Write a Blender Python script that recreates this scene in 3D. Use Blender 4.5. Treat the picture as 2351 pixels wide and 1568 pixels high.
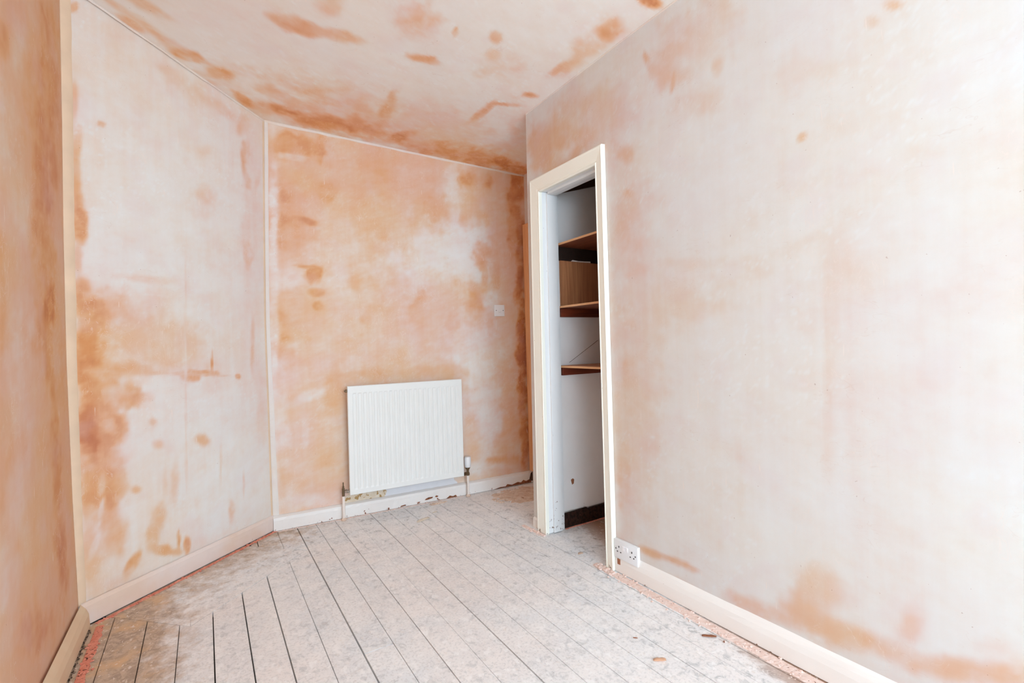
import bpy, bmesh, math, random
import numpy as np
from mathutils import Matrix, Vector
random.seed(7)
for o in list(bpy.data.objects):
    bpy.data.objects.remove(o)
SC = bpy.context.scene
COL = SC.collection

# ------------------------------------------------------------------ camera
cam = bpy.data.objects.new('camera', bpy.data.cameras.new('camera'))
COL.objects.link(cam)
R_ = (0.84417558, -0.53534308, -0.02784569)
D_ = (-0.0207783, 0.01922877, -0.99959918)
F_ = (0.53566394, 0.8444158, 0.00510894)
m = Matrix.Identity(4)
for i in range(3):
    m[i][0] = R_[i]; m[i][1] = -D_[i]; m[i][2] = -F_[i]
m[2][3] = 1.08
cam.matrix_world = m
cam.data.sensor_width = 36.0
cam.data.lens = 1115.35/2351*36
cam.data.clip_start = 0.01
SC.camera = cam

# ------------------------------------------------------------------ world, light, exposure
w = bpy.data.worlds.new('world'); SC.world = w; w.use_nodes = True
w.node_tree.nodes['Background'].inputs[0].default_value = (0.80, 0.90, 1.0, 1)
w.node_tree.nodes['Background'].inputs[1].default_value = 1.0

def area(name, loc, target, sx, sy, power, color):
    l = bpy.data.lights.new(name, 'AREA'); l.shape = 'RECTANGLE'
    l.size = sx; l.size_y = sy; l.energy = power; l.color = color
    o = bpy.data.objects.new(name, l); COL.objects.link(o)
    o.location = loc
    o.rotation_euler = (Vector(target)-Vector(loc)).to_track_quat('-Z', 'Y').to_euler()
    return o
area('window_light_rear', (0.60, -3.16, 1.50), (0.60, 3, 1.45), 1.6, 1.45, 56, (0.63, 0.83, 1.0))
area('window_light_side', (-0.41, -1.85, 1.50), (3, -1.0, 1.45), 1.6, 1.45, 31, (0.63, 0.83, 1.0))
SC.view_settings.view_transform = 'Standard'
SC.view_settings.look = 'None'
SC.view_settings.gamma = 1.0
SC.view_settings.use_curve_mapping = False
SC.view_settings.exposure = 1.08
try:
    SC.cycles.max_bounces = 16; SC.cycles.diffuse_bounces = 10
except Exception: pass

# ------------------------------------------------------------------ stains: centre, inverse ellipse axes, damp value, softness (all metres on the wall)
STAINS = {
 'back': [
  (0.71, 2.19, 1.042, -0.206, -0.1, -2.562, 0.52, 1.0),
  (0.2, 2.35, 6.513, -0.668, 0.865, -10.745, 0.76, 0.3),
  (0.096, 2.332, 15.902, -0.367, 2.186, -12.461, 0.72, 0.5),
  (0.312, 2.342, 42.851, -1.038, 1.93, -11.283, 0.8, 0.4),
  (0.144, 2.278, 10.29, -1.526, 0.454, -40.674, 0.34, 0.5),
  (0.074, 2.222, 20.817, -0.478, 4.936, -31.276, 0.4, 0.6),
  (0.116, 1.947, 7.462, -0.173, 0.463, -4.145, 0.62, 0.8),
  (0.07, 2.048, 13.891, -0.319, 1.868, -14.453, 0.76, 0.7),
  (0.103, 1.878, 8.613, -1.281, -0.772, -14.194, 0.76, 0.6),
  (0.226, 1.883, 12.119, -3.82, -9.746, -38.411, 0.86, 0.5),
  (0.053, 1.728, 13.96, -0.32, 1.804, -23.578, 0.72, 0.6),
  (0.186, 1.778, 6.683, -0.158, 1.022, -12.302, 0.6, 0.8),
  (0.259, 2.168, 13.07, -0.313, 1.054, -7.286, 0.62, 0.8),
  (0.373, 2.073, 12.6, -0.31, 1.337, -10.526, 0.68, 0.8),
  (0.194, 2.091, 25.019, -0.591, 3.515, -26.302, 0.5, 0.5),
  (0.654, 2.269, 8.259, -0.216, 0.863, -5.709, 0.62, 0.9),
  (0.592, 2.087, 7.065, -0.182, 0.617, -4.942, 0.56, 0.9),
  (0.701, 1.821, 12.204, -0.323, 0.566, -6.813, 0.56, 0.9),
  (0.119, 1.518, 9.755, -0.227, 0.594, -14.365, 0.24, 0.7),
  (0.469, 1.618, 5.235, -0.132, 0.214, -3.923, 0.3, 0.9),
  (0.395, 1.866, 9.383, -0.232, 0.839, -8.923, 0.36, 0.9),
  (1.068, 1.712, 2.467, 0.488, 1.118, -4.237, 0.14, 0.8),
  (1.29, 1.822, 4.782, 1.801, 2.02, -4.952, 0.08, 0.9),
  (1.208, 2.195, 13.431, -0.392, 0.681, -5.272, 0.22, 0.8),
  (1.354, 1.634, 7.873, -0.237, 0.389, -7.763, 0.1, 0.8),
  (0.262, 1.546, 16.964, -6.075, -4.554, -13.065, 0.8, 0.3),
  (0.207, 1.598, 15.27, -2.33, -7.171, -72.631, 0.7, 0.4),
  (0.269, 1.437, 19.507, -0.471, 0.83, -30.383, 0.7, 0.4),
  (0.277, 1.355, 21.335, -4.028, -5.207, -29.754, 0.72, 0.4),
  (0.123, 1.411, 13.633, -0.318, 1.482, -62.222, 0.4, 0.5),
  (0.071, 1.256, 24.465, -0.564, -0.016, -9.914, 0.74, 0.8),
  (0.068, 1.118, 18.92, -0.436, -0.23, -9.428, 0.7, 0.9),
  (0.095, 1.011, 22.918, -0.532, -0.464, -11.048, 0.62, 0.9),
  (0.198, 1.223, 6.65, -0.158, -0.127, -18.452, 0.5, 0.9),
  (0.516, 1.52, 20.061, -0.511, 0.528, -13.486, 0.52, 0.9),
  (0.566, 1.264, 27.344, -0.705, -0.01, -31.662, 0.66, 0.8),
  (0.577, 1.284, 44.277, -1.144, 0.048, -17.382, 0.48, 0.8),
  (0.35, 1.111, 5.429, -0.134, -0.147, -6.006, 0.34, 1.0),
  (0.756, 1.131, 4.794, -0.129, -0.097, -4.837, 0.44, 1.0),
  (0.915, 1.354, 22.596, -4.725, -0.887, -5.586, 0.66, 0.6),
  (0.96, 1.279, 14.376, -0.402, 0.012, -6.57, 0.52, 0.8),
  (1.189, 1.305, 16.465, -0.481, 0.048, -8.832, 0.6, 0.8),
  (1.336, 1.376, 10.814, -2.404, -1.019, -6.939, 0.64, 0.7),
  (1.385, 1.48, 15.459, -3.45, -1.331, -10.106, 0.64, 0.6),
  (1.108, 1.373, 6.066, -0.174, 0.097, -6.431, 0.46, 1.0),
  (1.078, 2.054, 10.212, -0.291, 1.058, -9.478, 0.62, 0.7),
  (1.036, 2.296, 7.755, -0.219, 1.189, -8.098, 0.52, 0.9),
  (1.349, 2.304, 14.215, -0.426, 1.688, -11.928, 0.74, 0.7),
  (1.508, 2.316, 20.955, -0.646, 1.935, -13.798, 0.8, 0.6),
  (1.423, 2.158, 9.285, -0.282, 0.74, -6.143, 0.5, 0.9),
  (1.306, 2.015, 19.166, -0.57, 1.606, -15.611, 0.52, 0.8),
  (1.447, 1.753, 11.52, -0.352, 0.669, -10.218, 0.62, 0.7),
  (1.551, 1.544, 33.598, -1.048, 0.233, -6.302, 0.62, 0.6),
  (1.449, 1.573, 34.528, -1.057, 0.317, -7.665, 0.6, 0.6),
  (1.502, 1.411, 13.609, -0.421, 0.269, -13.844, 0.12, 0.7),
  (1.738, 2.162, 11.653, -0.374, 0.45, -3.877, 0.86, 0.5),
  (1.767, 2.335, 14.142, -0.456, 1.013, -7.336, 0.98, 0.6),
  (1.759, 1.722, 19.588, -0.633, 0.133, -2.263, 0.92, 0.5),
  (1.758, 0.975, 19.55, -0.634, -0.062, -1.638, 1.0, 0.4),
  (1.759, 0.399, 21.139, -0.688, -0.301, -2.684, 0.95, 0.4),
  (1.698, 1.904, 25.88, -0.827, 0.41, -4.94, 0.7, 0.7),
  (1.427, 1.085, 4.625, -0.141, -0.125, -5.133, 0.2, 0.9),
  (1.351, 0.958, 6.292, -0.19, -0.261, -6.225, 0.12, 0.9),
  (1.576, 1.148, 8.891, -0.279, -0.158, -10.061, 0.38, 0.9),
  (1.447, 0.564, 6.264, -0.193, -0.323, -3.417, 0.16, 0.9),
  (1.62, 0.414, 10.96, -0.348, -0.374, -3.341, 0.6, 0.8),
  (1.546, 0.192, 4.931, 0.425, -1.256, -25.255, 0.7, 0.7),
  (1.306, 0.386, 20.445, -0.614, -0.421, -3.485, 0.5, 0.8),
  (1.328, 0.175, 4.802, 0.584, -0.555, -25.924, 0.18, 0.8),
  (0.189, 0.818, 6.665, -0.158, -0.448, -6.169, 0.42, 1.0),
  (0.368, 0.791, 14.521, -0.359, -0.538, -7.194, 0.6, 0.8),
  (0.157, 0.551, 6.729, -0.159, -0.482, -4.137, 0.42, 1.0),
  (0.291, 0.316, 7.73, -0.189, -0.92, -6.078, 0.5, 1.0),
  (0.069, 0.324, 25.964, -0.601, -2.454, -15.754, 0.52, 0.8),
  (0.058, 0.669, 26.079, -0.601, -0.374, -3.784, 0.22, 0.9),
  (0.239, 0.801, 11.151, 3.432, 7.768, -24.876, 0.2, 0.6),
  (0.183, 0.575, 40.041, -0.951, -0.831, -7.416, 0.3, 0.6),
  (0.735, 0.902, 2.6, 0.067, -0.062, -28.324, 0.54, 0.8),
  (1.176, 0.872, 7.427, -0.217, -0.732, -13.289, 0.5, 0.8),
  (0.173, 0.146, 5.086, 0.529, -0.698, -23.103, 0.26, 0.9),
  (0.026, 1.356, 35.193, -0.802, 0.011, -0.759, 0.22, 0.8),
  (0.778, 2.496, 1.062, -0.246, -1.078, -36.318, 0.2, 0.8),
 ],
 'angled': [
  (0.431, 1.611, 2.338, -0.061, 0.301, -1.576, 0.08, 0.9),
  (0.023, 2.115, 64.212, -1.32, 5.4, -11.313, 0.56, 0.7),
  (0.028, 1.923, 45.558, -0.942, 3.594, -9.412, 0.62, 0.6),
  (0.025, 1.763, 39.944, -0.826, 2.866, -9.435, 0.66, 0.6),
  (0.035, 1.624, 28.746, -0.599, 2.361, -10.069, 0.82, 0.5),
  (0.026, 1.48, 53.124, -1.103, 2.128, -12.883, 0.56, 0.7),
  (0.032, 1.322, 26.371, -0.551, 0.988, -11.312, 0.76, 0.5),
  (0.271, 1.126, 4.051, -0.097, -0.049, -6.335, 0.46, 0.8),
  (0.487, 1.103, 6.04, -0.162, -0.108, -6.617, 0.42, 0.9),
  (0.126, 1.256, 9.322, -0.206, 0.549, -10.4, 0.7, 0.7),
  (0.079, 1.281, 17.771, -0.382, 1.211, -18.428, 0.84, 0.6),
  (0.064, 1.11, 11.775, -0.251, -0.13, -7.962, 0.84, 0.7),
  (0.047, 1.056, 18.305, -0.387, -0.396, -9.37, 0.92, 0.7),
  (0.192, 1.012, 7.755, -0.179, -1.564, -26.264, 0.6, 0.8),
  (0.058, 0.841, 15.36, -0.328, -0.68, -4.664, 0.94, 0.6),
  (0.115, 0.741, 13.852, -0.306, -0.792, -4.193, 0.76, 0.7),
  (0.051, 0.718, 23.78, -0.506, -1.288, -6.245, 1.0, 0.7),
  (0.092, 0.492, 13.48, -0.295, -1.898, -6.129, 0.76, 0.7),
  (0.123, 0.335, 16.924, -0.378, -3.432, -9.068, 0.62, 0.8),
  (0.062, 0.233, 13.853, -0.299, -3.513, -8.008, 0.5, 0.8),
  (0.2, 0.154, 24.713, -19.544, -10.244, -9.758, 0.74, 0.4),
  (0.032, 0.335, 44.871, -0.949, -3.75, -9.476, 0.55, 0.7),
  (0.082, 0.423, 79.461, -15.587, -7.295, -13.594, 0.3, 0.5),
  (0.058, 0.306, 62.169, -25.539, -8.45, -10.458, 0.3, 0.5),
  (0.09, 0.547, 55.838, -10.865, -8.585, -18.047, 0.4, 0.6),
  (0.208, 0.915, 8.621, -0.201, -1.675, -16.302, 0.76, 0.4),
  (0.158, 0.93, 21.535, -0.487, -3.09, -31.403, 0.44, 0.7),
  (0.265, 0.88, 16.934, -0.406, -4.203, -36.338, 0.8, 0.6),
  (0.507, 0.967, 17.313, -0.469, -1.786, -25.54, 0.78, 0.3),
  (0.602, 0.974, 11.289, -1.003, -6.977, -63.113, 0.76, 0.4),
  (0.796, 0.94, 47.758, -1.471, -4.272, -58.918, 0.9, 0.5),
  (0.635, 1.036, 125.478, -3.602, -0.682, -16.819, 0.8, 0.5),
  (0.415, 0.982, 2.626, -0.166, -11.832, -119.122, 0.52, 0.6),
  (0.575, 0.744, 3.574, -0.1, -0.769, -4.978, 0.1, 0.9),
  (0.283, 0.789, 16.662, -0.404, -1.951, -12.626, 0.2, 0.9),
  (0.336, 1.308, 7.99, -0.198, 1.014, -14.48, 0.34, 0.9),
  (0.893, 2.19, 22.559, -0.712, 3.247, -9.018, 0.76, 0.5),
  (0.898, 2.028, 39.302, -1.245, 3.345, -11.011, 0.66, 0.7),
  (0.9, 1.7, 20.03, -4.066, 0.584, -7.247, 0.8, 0.4),
  (0.871, 2.382, 21.636, -4.953, 4.044, -13.99, 0.5, 0.8),
  (0.965, 2.087, 52.895, -12.817, 3.121, -17.266, 0.6, 0.6),
  (0.934, 1.86, 11.777, -0.379, 0.381, -1.567, 0.25, 0.9),
  (0.522, 2.419, 5.884, -3.45, -2.285, -13.882, 0.36, 0.9),
  (0.702, 2.416, 6.835, -4.298, -2.612, -16.851, 0.42, 0.9),
  (0.419, 2.452, 21.606, -10.275, -0.443, -33.677, 0.4, 0.8),
  (0.608, 2.122, 19.392, -0.542, 10.941, -29.323, 0.34, 0.9),
  (0.612, 1.884, 14.844, -0.417, 4.134, -14.655, 0.36, 0.9),
  (0.122, 2.064, 57.138, -17.873, 2.374, -62.863, 0.66, 0.6),
  (0.298, 1.425, 8.321, -0.926, 1.754, -49.723, 0.34, 0.8),
  (0.029, 2.5, 61.761, -24.398, 0.232, -30.051, 0.6, 0.4),
  (0.727, 0.413, 3.885, -0.117, -0.706, -2.648, 0.04, 0.9),
  (0.564, 0.63, 18.972, -9.13, -13.736, -26.199, 0.56, 0.8),
  (0.333, 0.66, 34.161, -0.852, -8.499, -41.211, 0.46, 0.9),
  (0.313, 0.768, 48.701, -1.2, -8.047, -49.857, 0.42, 0.8),
  (0.232, 0.479, 40.101, -0.95, -13.909, -47.015, 0.56, 0.8),
  (0.409, 0.435, 36.145, -4.448, -3.573, -9.531, 0.42, 0.8),
  (0.361, 0.429, 58.26, -1.479, -2.454, -8.153, 0.36, 0.8),
  (0.316, 0.322, 24.771, -5.47, -5.145, -9.784, 0.64, 0.6),
  (0.293, 0.231, 30.813, -0.757, -6.648, -16.8, 0.55, 0.6),
  (0.36, 0.157, 13.682, -0.348, -14.538, -34.99, 0.66, 0.5),
  (0.421, 0.185, 88.501, -2.322, -7.238, -18.37, 0.76, 0.5),
  (0.463, 0.138, 47.473, -1.272, -7.943, -19.563, 0.82, 0.4),
  (0.394, 0.181, 45.247, -1.171, -10.734, -26.834, 0.2, 0.6),
  (0.73, 0.223, 38.699, -1.17, -5.464, -16.289, 0.5, 0.7),
  (0.481, 0.887, 141.313, -3.784, -0.159, -1.549, 0.3, 0.8),
  (0.668, 0.498, 121.828, -3.573, -1.737, -7.214, 0.3, 0.8),
  (0.948, 0.763, 25.027, -0.822, -0.559, -4.35, 0.32, 0.8),
  (0.907, 1.121, 61.961, -1.993, -0.044, -5.663, 0.46, 0.8),
  (0.813, 0.341, 109.447, -3.423, -3.886, -13.692, 0.4, 0.6),
  (0.144, 0.095, 8.874, 3.091, 0.026, -30.892, 0.4, 0.8),
 ],
 'left': [
  (1.892, 1.718, 7.975, -0.543, 2.251, -5.821, 0.36, 0.9),
  (2.317, 1.805, 5.686, -0.496, 0.536, -1.536, 0.84, 0.8),
  (1.872, 1.965, 14.025, -0.932, 9.001, -16.467, 0.8, 0.8),
  (2.032, 2.013, 11.609, -0.854, 6.533, -12.473, 0.4, 0.9),
  (1.942, 1.333, 5.029, -0.36, 0.759, -5.286, 0.62, 0.9),
  (1.996, 1.524, 7.915, -0.582, 2.128, -8.518, 0.4, 0.9),
  (1.966, 1.107, 6.053, -0.445, 0.04, -5.592, 0.4, 0.9),
  (2.341, 1.265, 13.587, -1.231, 1.061, -12.794, 0.98, 0.6),
  (2.281, 1.063, 12.252, -1.086, -0.172, -10.994, 0.8, 0.8),
  (2.131, 0.883, 6.637, -0.545, -0.678, -5.952, 0.56, 0.9),
  (1.86, 0.723, 27.132, -1.894, -1.639, -6.979, 0.75, 0.8),
  (1.933, 0.668, 8.241, -0.606, -1.031, -4.003, 0.45, 0.9),
  (2.349, 0.671, 13.158, -1.231, -0.77, -3.762, 0.86, 0.6),
  (2.37, 0.351, 8.478, -0.814, -1.88, -5.286, 0.88, 0.6),
  (2.138, 0.363, 6.441, -0.545, -2.339, -5.947, 0.6, 0.9),
  (1.809, 0.504, 9.572, -0.652, -2.23, -5.78, 0.4, 0.9),
  (2.032, 0.26, 2.893, -5.32, -6.743, -12.124, 0.84, 0.8),
  (1.818, 1.152, 29.124, -1.935, 0.16, -4.288, 0.7, 0.8),
 ],
 'right': [
  (1.587, 1.005, -6.186, -0.244, -0.01, -1.201, 0.3, 0.9),
  (2.015, 2.111, -3.101, 2.052, -0.02, -5.429, 0.52, 0.9),
  (2.208, 2.205, -8.057, 3.767, 1.027, -6.882, 0.56, 0.7),
  (1.866, 2.279, -5.079, 3.564, -0.191, -7.58, 0.42, 0.9),
  (1.653, 2.146, -5.772, -0.236, 3.404, -8.16, 0.36, 0.9),
  (1.412, 2.25, -48.391, 16.895, 2.757, -12.759, 0.66, 0.4),
  (1.39, 2.193, -9.888, -11.873, 43.873, -46.166, 0.2, 0.5),
  (1.255, 2.241, -6.801, -0.244, 4.357, -8.2, 0.38, 0.9),
  (1.323, 2.169, -11.246, -0.412, 6.157, -12.679, 0.44, 0.9),
  (1.292, 2.119, -81.823, -22.937, 11.408, -18.465, 0.55, 0.5),
  (1.137, 2.211, -8.827, -0.303, 5.514, -10.088, 0.3, 0.9),
  (1.079, 2.292, -9.303, -0.312, 9.322, -15.537, 0.3, 0.9),
  (0.803, 1.714, -53.2, 31.706, -27.371, -56.355, 0.5, 0.7),
  (0.55, 1.986, -41.608, -1.106, 42.007, -69.134, 0.5, 0.8),
  (0.601, 1.968, -58.595, -1.596, 33.138, -57.421, 0.4, 0.8),
  (1.089, 2.088, -29.662, -16.378, 18.507, -22.133, 0.4, 0.7),
  (1.183, 2.0, -8.5, -0.296, 6.528, -14.838, 0.3, 0.9),
  (0.81, 1.92, -12.293, -0.368, 8.659, -17.831, 0.2, 0.9),
  (1.577, 1.936, -13.141, -0.524, 6.761, -19.393, 0.46, 0.8),
  (1.548, 1.739, -26.985, -1.062, 11.759, -42.54, 0.56, 0.5),
  (1.564, 1.596, -12.467, -0.492, 1.857, -8.46, 0.42, 0.9),
  (0.8, 1.372, -10.788, 3.218, -7.222, -38.006, 0.26, 0.9),
  (1.204, 1.374, -3.931, 0.181, 3.519, -36.847, 0.24, 0.9),
  (1.27, 1.252, -3.419, -0.122, 0.803, -8.192, 0.26, 0.9),
  (0.73, 1.146, -31.485, -0.9, 0.231, -3.407, 0.22, 0.9),
  (1.545, 1.396, -8.654, -0.339, 2.449, -17.059, 0.4, 0.8),
  (0.667, 1.27, -14.63, -0.407, 1.238, -8.627, 0.22, 0.9),
  (1.578, 0.887, -23.403, -0.92, -0.301, -5.627, 0.46, 0.8),
  (1.631, 0.462, -22.661, -0.901, -1.32, -6.219, 0.54, 0.7),
  (1.518, 0.755, -7.864, -0.303, -0.276, -2.594, 0.3, 0.9),
  (1.479, 0.153, -12.472, -5.896, -1.697, -48.412, 0.56, 0.8),
  (1.33, 0.166, -10.135, -5.051, 1.13, -55.813, 0.56, 0.7),
  (0.997, 0.128, -7.693, -3.274, 0.13, -26.587, 0.5, 0.8),
  (0.834, 0.216, -13.104, -7.107, 3.452, -11.413, 0.52, 0.8),
  (0.783, 0.156, -8.605, -2.954, -0.923, -19.72, 0.54, 0.9),
  (0.653, 0.174, -8.286, -2.444, -2.437, -28.199, 0.54, 0.9),
  (0.557, 0.282, -36.369, -8.078, -1.893, -13.353, 0.42, 0.9),
  (0.458, 0.205, -8.885, -1.528, -7.967, -28.914, 0.56, 0.9),
  (0.353, 0.258, -20.312, -2.829, -8.08, -26.126, 0.66, 0.9),
  (0.792, 0.289, -11.709, -5.48, 3.025, -14.073, 0.38, 0.9),
  (0.39, 0.307, -21.317, -0.511, -15.782, -31.171, 0.3, 0.9),
  (1.344, 0.075, -5.672, -2.791, -0.653, -35.683, 0.26, 0.9),
  (0.749, 0.904, -57.487, -1.653, -0.196, -2.856, 0.24, 0.7),
  (0.944, 1.31, -16.209, -0.509, 3.194, -22.248, 0.2, 0.9),
 ],
 'ceiling': [
  (0.84, 2.97, 1.033, -0.186, 0.361, 3.4, 0.52, 0.9),
  (0.389, 2.285, 9.583, -0.025, 1.356, 16.317, 0.74, 0.6),
  (0.532, 2.262, 9.232, -0.975, 5.94, 23.482, 0.52, 0.7),
  (0.479, 2.006, 22.788, -5.047, 11.802, 16.648, 0.64, 0.7),
  (0.481, 2.098, 28.607, -6.098, 18.146, 25.683, 0.56, 0.7),
  (0.459, 2.088, 19.37, -3.939, 5.566, 7.872, 0.4, 0.8),
  (0.818, 1.986, 10.502, -2.898, 2.933, 8.509, 0.52, 0.7),
  (0.913, 2.2, 10.715, -2.902, 6.742, 28.592, 0.7, 0.6),
  (0.948, 2.176, 22.217, -9.287, 26.212, 37.491, 0.76, 0.5),
  (0.973, 1.933, 72.029, -17.457, 1.342, 29.591, 0.6, 0.6),
  (1.141, 1.86, 27.469, -16.218, 12.802, 18.145, 0.64, 0.6),
  (1.199, 1.978, 20.797, -12.153, 11.364, 16.201, 0.4, 0.8),
  (1.537, 1.549, 5.908, -10.72, 14.4, 3.739, 0.68, 0.7),
  (1.539, 1.574, 19.075, -18.02, 8.812, 18.772, 0.8, 0.7),
  (1.552, 1.328, 10.977, -9.75, 7.056, 29.426, 0.9, 0.5),
  (1.521, 1.705, 5.901, -10.557, 15.994, 1.825, 0.46, 0.8),
  (1.529, 1.879, 6.278, -9.237, 35.731, 6.156, 0.6, 0.6),
  (1.56, 1.783, 3.87, -6.638, 21.804, 2.087, 0.45, 0.9),
  (-0.039, 2.815, 15.858, 2.525, -0.611, 18.618, 0.98, 0.5),
  (-0.246, 2.711, 15.554, 4.884, -15.308, 24.4, 0.78, 0.6),
  (-0.184, 2.534, 10.405, 3.084, -8.681, 21.619, 0.5, 0.8),
  (0.099, 2.883, 17.2, 1.352, 2.428, 14.96, 0.74, 0.5),
  (0.218, 3.078, 15.532, 2.594, -16.699, 17.865, 0.84, 0.6),
  (-0.089, 2.761, 3.415, 0.906, -14.402, 20.479, 0.5, 0.9),
  (0.406, 3.077, 7.478, -0.148, -0.539, 19.031, 0.88, 0.6),
  (0.64, 3.106, 5.822, -0.647, 0.908, 9.909, 0.84, 0.6),
  (0.865, 3.06, 6.341, -1.158, 0.69, 7.726, 0.9, 0.6),
  (0.932, 2.794, 27.996, -3.305, -1.849, 5.323, 0.8, 0.6),
  (0.818, 2.985, 23.88, -6.264, 4.108, 6.043, 0.76, 0.6),
  (1.124, 2.975, 7.142, -3.796, 15.791, 7.029, 0.95, 0.5),
  (1.345, 3.013, 4.662, -1.572, 1.386, 17.893, 0.66, 0.7),
  (1.405, 2.483, 6.218, -6.312, 29.961, 3.145, 0.82, 0.5),
  (1.471, 2.323, 7.999, -4.555, 21.62, 43.861, 0.7, 0.5),
  (1.532, 2.166, 17.293, -11.868, 12.511, 27.691, 0.78, 0.6),
  (1.673, 3.068, 2.237, -0.969, 0.343, 5.955, 0.84, 0.6),
  (2.0, 3.057, 5.257, -2.998, 1.367, 6.345, 1.0, 0.6),
  (1.8, 2.664, 9.648, -6.358, 1.328, 1.97, 0.4, 0.9),
  (1.228, 2.742, 2.395, -0.827, 0.848, 4.121, 0.36, 0.9),
  (0.822, 1.896, 67.526, -19.581, 1.959, 5.468, 0.3, 0.8),
  (0.564, 2.963, 14.504, -1.539, 6.089, 28.961, 0.5, 0.8),
  (1.301, 2.045, 6.522, -4.01, 4.797, 6.871, 0.3, 0.9),
  (0.8, 1.754, 9.023, -3.911, 11.998, 16.84, 0.25, 0.9),
 ],
}


# ------------------------------------------------------------------ noise
def vnoise(x, y, seed):
    xi = np.floor(x).astype(np.int64); yi = np.floor(y).astype(np.int64)
    fx = x-xi; fy = y-yi
    fx = fx*fx*(3-2*fx); fy = fy*fy*(3-2*fy)
    def h(a, b):
        n = (a*374761393 + b*668265263 + seed*974634777) & 0x7fffffff
        n = ((n ^ (n >> 13))*1274126177) & 0x7fffffff
        n = (n ^ (n >> 16)) & 0xffff
        return n/65535.0
    return (h(xi, yi)*(1-fx)+h(xi+1, yi)*fx)*(1-fy) + (h(xi, yi+1)*(1-fx)+h(xi+1, yi+1)*fx)*fy
def fbm(x, y, seed, octv=4):
    v = 0; a = 0.5; t = 0
    for i in range(octv):
        v = v+a*vnoise(x*2**i, y*2**i, seed+i*17); t += a; a *= 0.55
    return v/t-0.5
def damp_field(key, s, z, base, streak=0.0, amp=0.10):
    """wet and dry areas of the fresh plaster on one wall, at points (s, z)"""
    f = np.full(s.shape, base, float)
    f += fbm(s*3.2, z*2.2, 5, 4)*amp*2
    sd = sum(map(ord, key))
    for k, (cx, cz, a, b, c, d, v, so) in enumerate(STAINS.get(key, [])):
        nx = fbm(s*9, z*9, sd+k*3, 4); nz = fbm(s*9, z*9, sd+k*3+50, 4)
        n2 = fbm(s*38, z*26, sd+k, 2)
        dx = s-cx; dz = z-cz
        u = a*dx+b*dz; w_ = c*dx+d*dz
        size = 1.0/max(1e-3, math.sqrt(abs(a*d-b*c)))
        k1 = min(1.0, 0.55*size/0.05)
        u = u+nx*1.5*min(1, k1); w_ = w_+nz*1.5*min(1, k1)
        r = np.sqrt(u*u+w_*w_)+n2*0.35
        t = np.clip((1.0+so*0.55-r)/(so*1.15+0.22), 0, 1)
        t = t*t*(3-2*t)
        t = t*np.clip((0.98 if key == 'back' else 0.88)+fbm(s*11+z*4, z*13-s*3, sd+k+9, 4)*1.7+fbm(s*30, z*34, sd+k+29, 3)*0.5, 0, 1)
        f = f*(1-t)+v*t
    f += fbm(s*10+z*5, z*16-s*6, sd+400, 4)*(0.24 if key == 'back' else 0.14)
    f += fbm(s*17+z*11, z*52-s*21, sd+401, 3)*(0.12 if key == 'back' else 0.07)
    rd = np.clip(1-np.abs(fbm(s*7+z*2, z*8-s*2, sd+500, 3))/0.014, 0, 1)*np.clip(fbm(s*2.5, z*2.5, sd+501, 2)*5+.1, 0, 1)
    f -= rd*0.10
    rd = np.clip(1-np.abs(fbm(s*12-z*5, z*22+s*9, sd+510, 3))/0.02, 0, 1)*np.clip(fbm(s*3.5, z*3.5, sd+511, 2)*5, 0, 1)
    f -= rd*0.12
    if streak:
        f += fbm(s*42, z*4.0, 91, 3)*streak + fbm(s*6, z*40, 33, 2)*streak*0.35
    return f

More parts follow.
